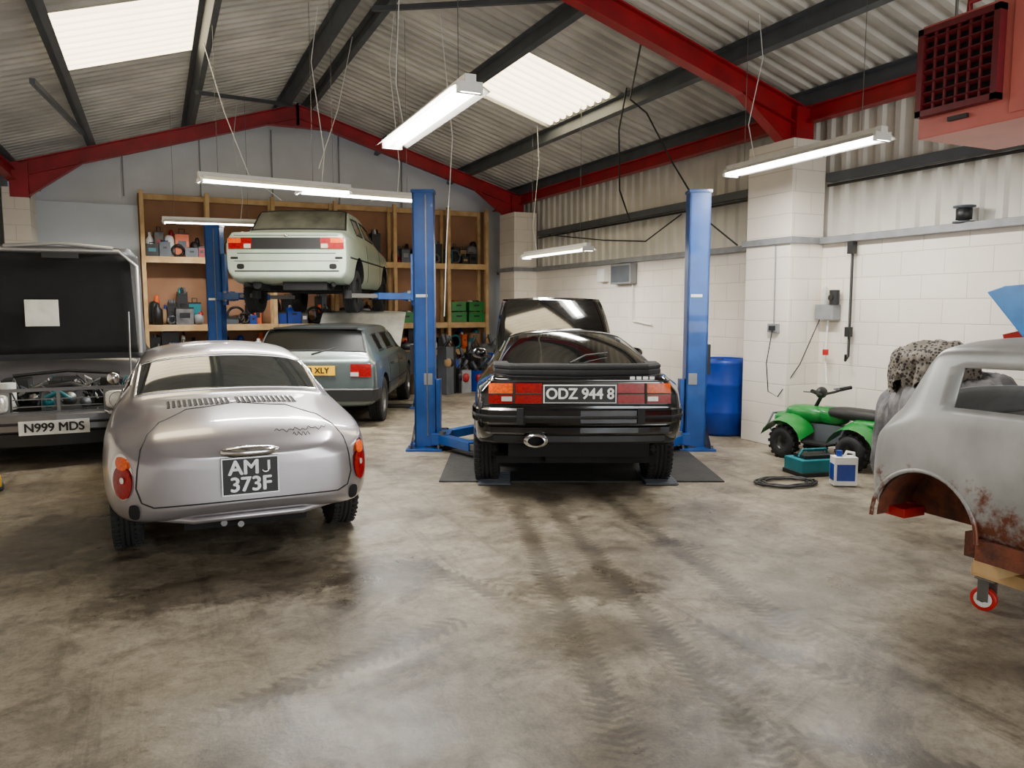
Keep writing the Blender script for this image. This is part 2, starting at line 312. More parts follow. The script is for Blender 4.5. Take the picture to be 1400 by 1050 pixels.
def wheel(name,parent,x,y,r,w,rim,style,sg,z=None):
    mb=MB();z=r if z is None else z;o=(x,y,z);ax=(sg,0,0);h=w/2
    pr=[(rim,-h*.85),(rim+.015,-h*.97),(r-.05,-h*1.02),(r-.02,-h*.95),(r,-h*.78)]
    for g in(-.5,-.17,.17,.5): pr+=[(r,(g-.06)*h),(r-.012,(g-.04)*h),(r-.012,(g+.04)*h),(r,(g+.06)*h)]
    pr+=[(r,h*.78),(r-.02,h*.95),(r-.05,h*1.02),(rim+.015,h*.97),(rim,h*.85)]
    mb.lathe(pr,o,ax,'rubber',40,True)
    N=46
    for i in range(N):
        a=2*math.pi*i/N;c=Vector(o)+Vector((0,math.cos(a),math.sin(a)))*(r-.001)
        R=Matrix.Rotation(a,3,'X')
        for q in(-.68,.68): mb.box(c+Vector((q*h,0,0)),(h*.5,.007,.016),'rubber',R)
    k='steel' if style!='black' else 'arch_dark'
    mb.lathe([(rim+.004,-h*.8),(rim-.01,-h*.7),(rim-.02,0),(rim-.01,h*.6),(rim+.004,h*.88)],o,ax,k)
    mb.lathe([(0,-h*.2),(rim-.01,-h*.2),(rim-.01,h*.05),(0,h*.05)],o,ax,'arch_dark')
    if style=='alloy' or style=='black':
        for i in range(7):
            a=2*math.pi*i/7;d=Vector((0,math.cos(a),math.sin(a)));c=Vector(o)+d*rim*.52+Vector((sg*h*.5,0,0))
            mb.box(c,(.025,rim*.95,.05),k,Matrix.Rotation(a,3,'X'))
        mb.lathe([(.055,h*.3),(.055,h*.62),(.04,h*.7),(0,h*.7)],o,ax,k)
    else:
        mb.lathe([(rim-.01,h*.5),(rim-.03,h*.35),(rim*.6,h*.55),(.09,h*.6),(.085,h*.75),(.05,h*.9),(0,h*.93)],o,ax,'chrome')
    mb.obj(name,parent)
def wheels(parent,wb,tr,r,w,rim,style,z=None):
    i=1
    for y in(0,wb):
        for sg in(-1,1): wheel('wheel_%d'%i,parent,sg*tr,y,r,w,rim,style,sg,z);i+=1
# ================= ROOM
RX=6.49;LX=-1.95;BY=14.6;FY=-3.6;RG=2.28;SL=.306
def box_obj(name,c,d,k,**kw): b=MB();b.box(c,d,k);return b.obj(name,**kw)
box_obj('floor',((RX+LX)/2,(BY+FY)/2,-.05),(RX-LX+.6,BY-FY+.6,.1),'floor')
sheet=lambda X:5.05-SL*abs(X-RG)
PY=[]
y=FY
while y<BY+.001:
    PY+=[(y,0),(y+.07,0),(y+.095,.045),(y+.165,.045)];y+=.19
SX=[LX-.25,-.8,.55,RG,3.98,5.3,RX+.25]
def skyl(i,y): return i in(1,4) and ((8.45<y<10.25) if i==4 else (8.3<y<10.1))
cl=MB();s1=MB();s2=MB()
for i in range(6):
    xa,xb=SX[i],SX[i+1]
    for (ya,ha),(yb,hb) in zip(PY[:-1],PY[1:]):
        b=cl
        if skyl(i,(ya+yb)/2): b=s1 if i==1 else s2
        b.add([(xa,ya,sheet(xa)+ha),(xb,ya,sheet(xb)+ha),(xb,yb,sheet(xb)+hb),(xa,yb,sheet(xa)+hb)],[(0,1,2,3)],'skylight' if b is not cl else 'roof_sheet')
cl.obj('ceiling');s1.obj('window_1');s2.obj('window_2')
wr=empty('wall_right');b=MB();b.box((RX+.1,(BY+FY)/2,1.09),(.2,BY-FY,2.18),'block_y');b.obj('blockwork',wr)
b=MB();y=FY
while y<BY:
    z0,z1=2.1,3.82
    pts=[(y,0),(y+.1,0),(y+.125,-.035),(y+.185,-.035),(y+.21,0)]
    for (a,ha),(c,hc) in zip(pts[:-1],pts[1:]): b.add([(RX+.14+ha,a,z0),(RX+.14+hc,c,z0),(RX+.14+hc,c,z1),(RX+.14+ha,a,z1)],[(0,1,2,3)],'clad_sheet')
    y+=.21
b.obj('cladding',wr)
for nm,(yc) in(('a',6.47),('b',13.28),('c',-.4)):
    b=MB();b.box((RX-.23,yc,1.62),(.46,.66,3.24),'block_x');b.obj('pilaster_'+nm,wr,bevel=.006)
b=MB();zt=2.2
b.box((RX-.02,(BY+FY)/2,zt),(.14,BY-FY,.07),'grey_plastic')
for yc in(6.47,13.28,-.4): b.box((RX-.24,yc,zt),(.5,.74,.07),'grey_plastic')
b.obj('trim_1',bevel=.005)
b=MB()
for ya,yb in((FY,-.75),(-.05,6.12),(6.82,12.9)):
    b.box((RX+.04,(ya+yb)/2,2.86),(.1,yb-ya,.09),'dark_steel');b.tube([(RX+.02,ya,2.78),(RX+.02,yb,2.78)],.015,'black_plastic')
b.obj('trim_2')
wl=empty('wall_left');b=MB();b.box((LX-.1,(BY+FY)/2,1.09),(.2,BY-FY,2.18),'block_y');b.box((LX-.14,(BY+FY)/2,2.95),(.1,BY-FY,1.7),'clad_sheet');b.box((LX+.17,13.7,1.62),(.34,.66,3.24),'block_x');b.box((LX+.17,6.47,1.62),(.34,.66,3.24),'block_x');b.obj('blockwork',wl)
wb_=empty('wall_back');b=MB()
b.prism([(LX-.2,0),(RX+.2,0),(RX+.2,sheet(RX)),(RG,5.05),(LX-.2,sheet(LX))],(0,BY+.1,0),(1,0,0),(0,0,1),-.1,'gable_grey');b.obj('gable',wb_)
b=MB();b.box((2.95,BY-.02,1.72),(6.3,.04,3.38),'hardboard');b.box((-1.05,BY-.03,1.6),(1.7,.06,3.2),'panel_pale')
for x in(-1.6,-.4,.8,2.0,3.2,4.4): b.box((x,BY-.01,4.0),(.02,.03,1.3),'grey_plastic')
b.obj('lining_panels',wb_)
wf=empty('wall_front');b=MB()
b.box((-.95,FY,1.6),(2,.2,3.2),'block_x');b.box((6.05,FY,1.6),(.9,.2,3.2),'block_x')
b.prism([(LX-.2,3.2),(RX+.2,3.2),(RX+.2,sheet(RX)),(RG,5.05),(LX-.2,sheet(LX))],(0,FY,0),(1,0,0),(0,0,1),.1,'gable_grey');b.obj('front_structure',wf)
b=MB()
for fy in(-.4,6.35,13.45):
    for sg,xe in((1,6.42),(-1,LX+.1)):
        top=lambda x:4.85-SL*abs(x-RG)
        b.ibeam((RG,fy,top(RG)-.11),(xe,fy,top(xe)-.11),.13,.2,'red_steel',up=(0,0,1))
        xh=xe-sg*.95
        b.prism([(xe,top(xe)-.2),(xh,top(xh)-.2),(xe,top(xe)-.62)],(0,fy+.006,0),(1,0,0),(0,0,1),.012,'red_steel')
        b.beam((xh,fy,top(xh)-.21),(xe,fy,top(xe)-.62),.13,.016,'red_steel')
        xa=RG+sg*.5
        b.prism([(RG,top(RG)-.2),(xa,top(xa)-.2),(RG,top(RG)-.36)],(0,fy+.006,0),(1,0,0),(0,0,1),.012,'red_steel')
        b.beam((xa,fy,top(xa)-.21),(RG,fy,top(RG)-.36),.13,.016,'red_steel')
        b.box((xe-sg*.12,fy,3.35),(.24,.18,.5),'red_steel')
        b.box((RG,fy,top(RG)-.16),(.03,.16,.34),'red_steel')
b.ibeam((6.36,FY,3.52),(6.36,BY,3.52),.12,.15,'red_steel');b.ibeam((LX+.13,FY,3.42),(LX+.13,BY,3.42),.12,.15,'red_steel')
b.obj('roof_frame')
b=MB()
for x in(2.08,2.48,3.9,5.35,6.4,.6,-.8,-1.85):
    z=sheet(x)-.1;nrm=(SL*(1 if x>RG else -1),0,1)
    b.beam((x,FY,z),(x,BY,z),.012,.17,'dark_steel',nrm);b.beam((x,FY,z),(x,BY,z),.07,.01,'dark_steel',nrm,.03,-.085);b.beam((x,FY,z),(x,BY,z),.07,.01,'dark_steel',nrm,-.03,.085)
for (p,q) in(((-.8,12.2,3.86),(-1.0,9.0,3.7)),((2.3,8.6,4.75),(3.7,6.5,4.36)),((.6,11,4.26),(2.1,12.9,4.7))): b.beam(p,q,.05,.05,'dark_steel')
b.obj('roof_purlins')
# ================= LIGHT FITTINGS
def fitting(p0,p1,z,tubes=2,power=100):
    p0=Vector((p0[0],p0[1],z));p1=Vector((p1[0],p1[1],z));c=(p0+p1)/2;L=(p1-p0).length;a=math.atan2(p1.y-p0.y,p1.x-p0.x)
    e=empty('fluorescent_light',c,a);b=MB()
    b.box((0,0,.05),(L,.07,.05),'white_enamel')
    for sg in(-1,1): b.add([(-L/2,sg*.03,.04),(L/2,sg*.03,.04),(L/2,sg*.13,-.015),(-L/2,sg*.13,-.015)],[(0,1,2,3)],'white_enamel')
    for sg in(-1,1): b.box((sg*(L/2-.02),0,0),(.03,.16,.07),'white_enamel')
    b.obj('housing',e);b=MB()
    for sy in((-.045,.045) if tubes==2 else (0,)): b.cyl((-L/2+.04,sy,-.005),(L/2-.04,sy,-.005),.02,'tube_glow',n=10)
    b.obj('tubes',e);b=MB()
    for sx in(-.38,.38):
        w=Matrix.Rotation(a,3,'Z')@Vector((sx*L,0,0))+c;zt=sheet(w.x)-z
        b.tube([(sx*L,0,.07),(sx*L,0,zt)],.003,'steel',5)
    b.tube([(L*.3,0,.07),(L*.33,.04,.4),(L*.25,.02,(sheet(c.x)-z)*.7),(L*.3,0,sheet(c.x)-z)],.004,'white_enamel',6)
    b.obj('suspension_wires',e)
    ld=bpy.data.lights.new('lamp','AREA');ld.shape='RECTANGLE';ld.size=L;ld.size_y=.12;ld.energy=power;ld.color=(1,.975,.93)
    lo=bpy.data.objects.new('lamp',ld);scn.collection.objects.link(lo);lo.parent=e;lo.location=(0,0,-.03)
fitting((1.75,4.37),(1.78,6.17),2.8);fitting((5.1,4.27),(5.16,6.09),2.8)
fitting((.45,8.6),(2.05,8.8),2.8);fitting((1.5,9.0),(3.0,9.15),2.8);fitting((.15,13.0),(1.55,12.85),2.8,1,65);fitting((5.2,8.85),(5.2,10.75),2.27,1,65)
# ================= LIFTS
def lift(name,F,R0,R1,armz):
    cx,cy=P((R0+R1)/2,F);e=empty(name,(cx,cy,0),-YAW);hw=(R1-R0)/2
    b=MB()
    for sg in(-1,1):
        x=sg*hw
        for dx,dy,w,d in((0,-.08,.22,.02),(-.10,0,.02,.18),(.10,0,.02,.18),(-.065,.09,.07,.02),(.065,.09,.07,.02)): b.box((x+dx,dy,1.35),(w,d,2.68),'blue_paint')
        b.box((x,0,.012),(.38,.46,.024),'blue_paint');b.box((x,0,2.69),(.24,.21,.03),'blue_paint')
        for dx in(-.15,.15): b.add([(x+dx,.08,.02),(x+dx,-.2,.02),(x+dx*.72,-.08,.3),(x+dx*.72,.08,.3)],[(0,1,2,3)],'blue_paint')
        for q in(-.15,.15):
            for w in(-.19,.19): b.cyl((x+q,w,.02),(x+q,w,.06),.016,'steel',n=6)
        b.box((x+sg*.13,.02,.95),(.05,.12,.32),'black_plastic')
        b.box((x-.04*sg,-.093,.75),(.09,.004,.12),'grey_plastic');b.box((x-.02,-.093,1.62),(.12,.003,.03),'white_plate')
    b.box((-hw+.03,-.1,1.4),(.012,.012,2.5),'steel')
    b.box((0,0,.02),(2*hw,.22,.035),'mat_dark')
    b.obj('posts',e,bevel=.004);b=MB()
    for sg in(-1,1):
        x=sg*(hw-.11);b.box((x-sg*.03,0,armz+.25),(.05,.12,.75),'blue_paint')
        b.box((x-sg*.06,0,armz),(.2,.34,.12),'blue_paint')
        for sy in(-1,1):
            p0=(x-sg*.08,sy*.14,armz);p1=(sg*.62,sy*.95,armz);m=tuple(p0[i]*.45+p1[i]*.55 for i in range(3))
            b.beam(p0,m,.11,.09,'blue_paint');b.beam(m,p1,.085,.06,'steel');b.cyl((p1[0],p1[1],armz-.04),(p1[0],p1[1],armz+.07),.06,'rubber')
            b.cyl((p0[0],p0[1],armz-.07),(p0[0],p0[1],armz+.08),.04,'steel')
    b.obj('arms',e,bevel=.004);return e
lift('two_post_lift',8.13,-.92,1.94,.12);lift('two_post_lift',11.5,-4.40,-1.33,1.66)
# ================= vintage coupe
g=empty('silver_coupe',(.449,5.33,0),0)
rows=[(-.81,.40,.46,.50,.43,.60,.34,.655,.665),(-.775,.335,.60,.50,.57,.65,.45,.71,.72),(-.69,.30,.69,.52,.66,.70,.5,.76,.775),(-.50,.28,.75,.54,.71,.745,.5,.80,.825),(-.2,.27,.785,.55,.74,.77,.5,.835,.865),
(.1,.25,.80,.55,.745,.785,.53,.86,.892),(.30,.24,.805,.56,.735,.81,.61,.87,.905),(.36,.24,.805,.56,.73,.82,.62,.885,.92),(.60,.24,.81,.55,.72,.84,.60,1.0,1.05),(.86,.24,.81,.55,.715,.85,.58,1.095,1.16),(.95,.24,.81,.55,.715,.85,.565,1.12,1.19),
(1.25,.24,.81,.55,.715,.85,.545,1.155,1.235),(1.6,.24,.81,.55,.715,.85,.545,1.15,1.23),(1.8,.24,.81,.55,.715,.85,.55,1.13,1.21),(2.2,.24,.805,.55,.72,.82,.59,.96,1.0),(2.4,.24,.80,.55,.73,.79,.60,.85,.88),(2.7,.25,.79,.54,.71,.76,.5,.79,.82),(3.0,.27,.76,.54,.67,.71,.42,.76,.78),(3.2,.31,.68,.52,.6,.65,.36,.70,.71),(3.31,.38,.5,.5,.45,.58,.3,.62,.63)]
gm=['silver_paint','glass_tint','black_plastic','arch_dark']
o,bv=loft('body',rows,gm,g,glass=((7,9,9,12),(13,15,9,12),(8,13,7,8)),arches=((0,.31,.36,.8),(2.4,.31,.36,.8)),inner=.5)
b=MB();trims(b,o,.009,'chrome')
lid=[(-.50,.41),(.50,.41),(.56,.44),(.585,.52),(.575,.62),(.555,.72),(.52,.78),(.46,.82),(.3,.862),(0,.88),(-.3,.862),(-.46,.82),(-.52,.78),(-.555,.72),(-.575,.62),(-.585,.52),(-.56,.44)]
pline(b,bv,'rear',lid,.0045,'shutline',closed=True)
for gx in(-.225,.195):
    for i in range(12):
        x=gx+(i-5.5)*.032;patch(b,bv,'top',rect(x,.06,.009,.11),'shutline',.3,.003,3,.01)
        patch(b,bv,'top',rect(x+.015,.06,.005,.105),'silver_paint',.3,.011,3,.012)
for sg in(-1,1):
    patch(b,bv,'rear',rect(sg*.655,.575,.055,.125),'chrome',1,.004,10);patch(b,bv,'rear',rect(sg*.655,.55,.047,.09),'red_lamp',1,.018,10);patch(b,bv,'rear',rect(sg*.655,.652,.030,.034),'amber_lamp',.8,.022,8);patch(b,bv,'rear',rect(sg*.655,.565,.010,.016),'clear_lamp',.8,.03,4)
    patch(b,bv,'rear',rect(sg*.60,.385,.028,.045),'arch_dark',.7,.012,5)
b.ell((0,-.83,.695),(.165,.07,.032),'chrome',24,8,.85)
PZ=.555
b.box((0,-.835,PZ),(.295,.02,.20),'black_ink');b.box((0,-.832,PZ),(.31,.02,.215),'chrome')
JX=.083
b.box((JX+.016,-.850,PZ+.058),(.014,.004,.052),'chrome');b.tube([(JX+.016+.0*q-.018+.018*math.cos(q*math.pi/6),-.850,PZ+.032-.014*math.sin(q*math.pi/6)) for q in range(7)],.0065,'chrome',6)
pts=[(.16+i*.0135,.775+.006*math.sin(i*2.2)+.004*math.sin(i*.9)) for i in range(24)];pline(b,bv,'rear',pts,.0025,'shutline',off=.002,step=.006)
pline(b,bv,'rear',[(.26+i*.008,.755+.010*math.sin(i*1.9)) for i in range(13)],.0022,'shutline',off=.002,step=.006)
b.tube([(-.62,-.6,.33),(-.3,-.73,.30),(.3,-.73,.30),(.62,-.6,.33)],.02,'silver_paint')
b.cyl((-.14,-.70,.26),(-.14,-.4,.26),.018,'steel');b.cyl((-.05,-.72,.25),(-.05,-.4,.25),.018,'steel')
for sg in(-1,1):
    dr='left' if sg<0 else 'right'
    pline(b,bv,dr,[(.95,.35),(.95,.80)],.004,'shutline');pline(b,bv,dr,[(1.98,.35),(2.0,.8)],.004,'shutline');pline(b,bv,dr,[(.95,.35),(1.98,.35)],.004,'shutline')
    pline(b,bv,dr,[(.5,.52),(1.2,.53),(2.0,.53)],.006,'chrome')
    b.tube([(sg*.79,1.1,.72),(sg*.82,1.2,.72)],.012,'chrome')
    b.ell((sg*.80,2.0,.90),(.05,.03,.05),'chrome')
b.obj('trim_and_lamps',g)
text('plate_text_upper','AM',.115,(-.035,-.850,PZ+.048),(math.pi/2,0,0),'chrome',g,.0035);text('plate_text_lower','373F',.115,(0,-.850,PZ-.048),(math.pi/2,0,0),'chrome',g,.0035)
wheels(g,2.4,.66,.315,.17,.19,'cap')
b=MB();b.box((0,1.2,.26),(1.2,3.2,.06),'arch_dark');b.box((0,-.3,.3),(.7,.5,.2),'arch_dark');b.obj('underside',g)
# ================= black sports coupe
px,py=P(.52,6.66);g=empty('black_sports_coupe',(px,py,.0),-YAW)
rows=[(-.80,.56,.74,.68,.725,.82,.62,.94,.945),(-.78,.50,.785,.66,.76,.84,.66,.965,.975),(-.66,.42,.82,.62,.785,.87,.68,.985,1.0),(-.52,.38,.83,.60,.80,.89,.67,.995,1.02),(-.42,.36,.84,.60,.80,.90,.66,1.005,1.035),
(-.05,.28,.85,.58,.80,.91,.64,1.06,1.10),(.5,.24,.85,.58,.785,.92,.59,1.15,1.20),(1.05,.22,.845,.58,.77,.92,.55,1.21,1.27),(1.2,.22,.845,.58,.77,.92,.545,1.215,1.285),(1.75,.22,.845,.58,.77,.92,.545,1.21,1.28),(1.95,.22,.845,.58,.77,.91,.56,1.18,1.25),(2.6,.24,.845,.56,.775,.87,.64,.95,.985),(2.8,.24,.84,.56,.78,.84,.6,.89,.92),
(3.0,.26,.83,.54,.76,.78,.55,.82,.83),(3.3,.3,.79,.5,.72,.68,.5,.7,.71),(3.42,.34,.7,.48,.64,.58,.45,.6,.61)]
o,bv=loft('body',rows,['black_paint','glass_dark','black_plastic','arch_dark'],g,glass=((4,7,9,12),(10,11,9,12),(6,8,7,8),(8,10,7,8)),arches=((0,.33,.36,.87),(2.4,.33,.36,.85)),inner=.5,crk={6:.4})
b=MB();trims(b,o,.008,'black_plastic')
for sg in(-1,1):
    f=lambda a,c:(min(sg*a,sg*c),max(sg*a,sg*c))
    for a,c,k in((.29,.50,'red_lamp'),(.51,.70,'amber_lamp')):
        x0,x1=f(a,c);patch(b,bv,'rear',[(x0,.765),(x1,.765),(x1,.92),(x0,.92)],k,0,.012)
    x0,x1=f(.29,.70);patch(b,bv,'rear',[(x0,.765),(x1,.765),(x1,.84),(x0,.84)],'red_lamp',0,.018)
    x0,x1=f(.52,.60);patch(b,bv,'rear',[(x0,.785),(x1,.785),(x1,.82),(x0,.82)],'clear_lamp',0,.024,4)
    pline(b,bv,'rear',[(sg*.505,.765),(sg*.505,.92)],.009,'black_plastic',off=.02);pline(b,bv,'rear',[(sg*.29,.842),(sg*.70,.842)],.004,'black_plastic',off=.02)
pline(b,bv,'rear',[(-.74,.75),(.74,.75)],.006,'rubber',off=.004);pline(b,bv,'rear',[(-.72,.935),(.72,.935)],.005,'rubber',off=.004)
b.box((0,-.82,.84),(.54,.025,.125),'black_ink');b.box((0,-.815,.84),(.56,.02,.14),'white_plate')
path=[(-.83,-.3),(-.835,-.6),(-.80,-.74),(-.70,-.84),(-.45,-.885),(0,-.90),(.45,-.885),(.70,-.84),(.80,-.74),(.835,-.6),(.83,-.3)]
b.wall(path,.61,.735,.12,'black_paint',False);b.wall([(x*1.005,y-.01) for x,y in path],.655,.68,.03,'rubber')
b.wall([(x*.985,y*.97) for x,y in path],.53,.60,.1,'black_paint');b.wall([(x*.95,y*.93) for x,y in path],.455,.53,.1,'black_plastic')
for sg in(-1,1): b.box((sg*.46,-.905,.68),(.05,.03,.12),'rubber')
sp=[(-.68,-.34),(-.66,-.58),(-.54,-.72),(0,-.77),(.54,-.72),(.66,-.58),(.68,-.34)];b.wall(sp,1.015,1.06,.12,'rubber');b.wall(sp,.975,1.02,.04,'rubber')
b.lathe([(.036,0),(.05,.005),(.054,.02),(.052,.22),(.044,.22),(.042,.03)],(-.34,-.97,.50),(0,1,0),'chrome',28,True,1.75);b.lathe([(0,.08),(.045,.08)],(-.34,-.97,.50),(0,1,0),'arch_dark',28,True,1.75)
b.cyl((-.34,-.75,.49),(-.34,-.1,.4),.04,'steel');b.box((0,-.5,.4),(1.1,.5,.12),'arch_dark');b.box((0,1.2,.27),(1.3,3.4,.06),'arch_dark')
b.cyl((-.7,0,.32),(.7,0,.32),.03,'arch_dark');b.box((0,-.35,.33),(.5,.5,.14),'arch_dark')
for i in range(4): b.box((.40+i*.05,-.818,.962),(.036,.012,.022),'white_plate')
b.tube([(-.05,-.42,1.05),(.1,-.2,1.10),(.3,-.05,1.11)],.008,'black_plastic')
for sg in(-1,1):
    b.ell((sg*.90,2.2,.98),(.09,.06,.06),'black_paint');b.box((sg*.82,2.2,.94),(.12,.05,.03),'black_paint')
    dr='left' if sg<0 else 'right';pline(b,bv,dr,[(.95,.35),(.9,.88)],.004,'shutline');pline(b,bv,dr,[(-.5,.62),(2.9,.62)],.012,'rubber',.002)
    pline(b,bv,'rear',[(sg*.64,.98),(sg*.5,.97),(0,.965)],.003,'shutline')
nb=14;vs=[];th=math.radians(36)
for i in range(nb+1):
    t=i/nb
    for j in range(nb+1):
        s=2*j/nb-1;w=.72-.08*t*t;z=.03*(1-s*s)+.05*math.sin(t*math.pi);l=1.15*t
        vs.append((s*w,2.72+l*math.cos(th)-z*math.sin(th),.93+l*math.sin(th)+z*math.cos(th)))
bo=MB();bo.add(vs,[(i*(nb+1)+j,i*(nb+1)+j+1,(i+1)*(nb+1)+j+1,(i+1)*(nb+1)+j) for i in range(nb) for j in range(nb)],'black_paint',True);q=bo.obj('bonnet',g);q.modifiers.new('s','SOLIDIFY').thickness=.02
b.cyl((-.55,3.2,.75),(-.55,3.2,1.25),.012,'steel');b.obj('trim_and_lamps',g)
text('plate_text','ODZ 944 8',.115,(0,-.836,.84),(math.pi/2,0,0),'white_plate',g,.0035,.95)
wheels(g,2.4,.735,.315,.215,.2,'alloy')
mx,my=P(.60,7.35);b=MB();b.box((0,0,.006),(2.46,1.7,.012),'mat_dark')
b.obj('floor_mat',None,(mx,my,.0),-YAW)
for R in(-.15,1.27):
    mx,my=P(R,6.62);b=MB();b.box((0,0,.016),(.28,.5,.008),'dark_steel')
    for i in range(8): b.box((0,-.22+i*.06,.022),(.26,.012,.006),'dark_steel')
    b.obj('tread_plate',None,(mx,my,-.003),-YAW)
# ================= hatchback
px,py=P(-2.5,10.15);g=empty('hatchback_car',(px,py,0),-YAW)
rows=[(-.66,.34,.77,.55,.76,.76,.70,.80,.81),(-.645,.29,.80,.55,.785,.79,.72,.84,.85),(-.61,.27,.815,.55,.80,.81,.71,.875,.885),(-.58,.26,.82,.55,.80,.82,.70,.91,.925),(-.42,.26,.825,.55,.79,.84,.62,1.17,1.19),(-.37,.26,.83,.55,.79,.845,.605,1.215,1.24),
(-.1,.25,.83,.55,.79,.85,.595,1.235,1.265),(.35,.25,.83,.55,.79,.85,.59,1.24,1.275),(.45,.25,.83,.55,.79,.85,.59,1.24,1.275),(1.2,.25,.83,.55,.79,.85,.59,1.24,1.275),(1.3,.25,.83,.55,.79,.85,.59,1.235,1.27),(1.55,.25,.83,.55,.79,.84,.59,1.20,1.235),(2.1,.25,.825,.55,.79,.83,.66,.89,.92),(2.25,.25,.82,.55,.78,.80,.66,.83,.85),(2.3,.26,.82,.55,.77,.79,.64,.60,.58),(3.0,.28,.81,.5,.76,.74,.62,.56,.55),(3.06,.28,.81,.5,.75,.73,.62,.71,.72),(3.16,.34,.78,.5,.73,.68,.6,.70,.7)]
o,bv=loft('body',rows,['green_grey_paint','glass_black','black_plastic','arch_dark'],g,glass=((3,5,9,12),(11,12,9,12),(6,7,7,8),(8,9,7,8),(10,11,7,8)),arches=((0,.31,.34,.83),(2.4,.31,.34,.83)),inner=.5,crk={6:.5},cap_cr=.4)
b=MB();trims(b,o,.012,'black_plastic')
for sg in(-1,1):
    x0,x1=sorted((sg*.50,sg*.755));patch(b,bv,'rear',[(x0,.64),(x1,.64),(x1,.80),(x0,.80)],'red_lamp',0,.012)
    x0,x1=sorted((sg*.50,sg*.6));patch(b,bv,'rear',[(x0,.65),(x1,.65),(x1,.70),(x0,.70)],'clear_lamp',0,.018,4)
    b.ell((sg*.9,1.75,.9),(.09,.06,.06),'black_plastic');dr='left' if sg<0 else 'right'
    for yy in(.4,1.25,2.1): pline(b,bv,dr,[(yy,.3),(yy,.82)],.004,'shutline')
    pline(b,bv,dr,[(-.3,.5),(2.9,.5)],.02,'black_plastic')
    b.box((sg*.835,.55,.74),(.02,.14,.03),'black_plastic');b.box((sg*.835,1.4,.74),(.02,.14,.03),'black_plastic')
path=[(-.82,-.3),(-.83,-.62),(-.78,-.72),(0,-.75),(.78,-.72),(.83,-.62),(.82,-.3)];b.wall(path,.34,.50,.1,'black_plastic')
b.box((.05,-.68,.72),(.52,.02,.115),'yellow_plate');b.cyl((0,-.60,.92),(.3,-.53,1.0),.008,'black_plastic',n=6)
b.box((0,-.34,1.235),(1.05,.10,.02),'black_plastic')
b.cyl((-.5,3.0,.6),(-.5,2.75,1.25),.01,'steel')
b.box((0,2.65,.62),(.7,.5,.3),'arch_dark');b.box((0,1.2,.28),(1.4,3.2,.06),'arch_dark')
nb=8;vs=[];th=math.radians(38)
for i in range(nb+1):
    for j in range(nb+1):
        s=2*j/nb-1;t=i/nb;l=.92*t;z=.03*(1-s*s);vs.append((s*.70,2.2+l*math.cos(th)-z*math.sin(th),.86+l*math.sin(th)+z*math.cos(th)))
bo=MB();bo.add(vs,[(i*(nb+1)+j,i*(nb+1)+j+1,(i+1)*(nb+1)+j+1,(i+1)*(nb+1)+j) for i in range(nb) for j in range(nb)],'cream_cover',True);q=bo.obj('bonnet',g);q.modifiers.new('s','SOLIDIFY').thickness=.02
b.obj('trim_and_lamps',g);text('plate_text','H13 XLY',.1,(.05,-.696,.72),(math.pi/2,0,0),'black_ink',g,.003)
wheels(g,2.4,.72,.295,.175,.18,'alloy')
# ================= saloon raised
px,py=P(-2.93,10.9);g=empty('saloon_car',(px,py,1.5),-YAW);g.scale=(.97,.96,1)
rows=[(-.84,.42,.795,.6,.785,.86,.73,.93,.94),(-.83,.38,.805,.6,.795,.885,.74,.965,.975),(-.7,.32,.81,.6,.80,.90,.73,.985,.995),(-.3,.30,.815,.6,.80,.91,.71,.995,1.005),(-.24,.30,.82,.6,.79,.915,.69,1.01,1.025),(.03,.29,.82,.6,.785,.92,.64,1.29,1.31),(.09,.29,.82,.6,.785,.92,.63,1.335,1.36),
(.3,.28,.82,.6,.785,.92,.62,1.345,1.38),(.62,.28,.82,.6,.785,.92,.615,1.35,1.395),(.7,.28,.82,.6,.785,.92,.615,1.35,1.395),(1.4,.28,.82,.6,.785,.91,.61,1.33,1.37),(1.9,.28,.815,.6,.785,.9,.68,.97,1.0),(2.0,.28,.81,.6,.78,.88,.68,.91,.93),(2.65,.3,.80,.6,.77,.83,.66,.85,.87),(2.8,.34,.77,.6,.75,.78,.62,.8,.81)]
o,bv=loft('body',rows,['sage_paint','glass_pale','black_plastic','arch_dark'],g,glass=((4,6,9,12),(10,11,9,12),(6,8,7,8),(9,10,7,8)),arches=((0,.34,.35,.82),(2.3,.34,.35,.82)),inner=.5,crk={6:.8,2:.85,3:.3},cap_cr=.9)
b=MB();trims(b,o,.012,'black_plastic')
patch(b,bv,'rear',[(-.46,.755),(.46,.755),(.46,.90),(-.46,.90)],'black_plastic',0,.012)
for sg in(-1,1):
    x0,x1=sorted((sg*.46,sg*.77));patch(b,bv,'rear',[(x0,.755),(x1,.755),(x1,.90),(x0,.90)],'red_lamp',0,.016)
    x0,x1=sorted((sg*.60,sg*.77));patch(b,bv,'rear',[(x0,.83),(x1,.83),(x1,.895),(x0,.895)],'amber_lamp',0,.024)
    x0,x1=sorted((sg*.47,sg*.56));patch(b,bv,'rear',[(x0,.765),(x1,.765),(x1,.82),(x0,.82)],'clear_lamp',0,.024,4)
    patch(b,bv,'rear',rect(sg*.62,.53,.05,.035),'arch_dark',.6,.004,4);patch(b,bv,'rear',rect(sg*.70,.64,.05,.014),'arch_dark',.2,.004,4);dr='left' if sg<0 else 'right'
    for yy in(.66,1.75): pline(b,bv,dr,[(yy,.36),(yy,.9)],.004,'shutline')
    pline(b,bv,dr,[(-.6,.66),(2.6,.66)],.012,'black_plastic')
    b.tube([(sg*.6,-.72,.3),(sg*.4,-.1,.25),(sg*.3,.6,.28)],.03,'arch_dark')
    b.ell((sg*.42,.45,1.07),(.14,.06,.16),'seat_vinyl',12,8,.7)
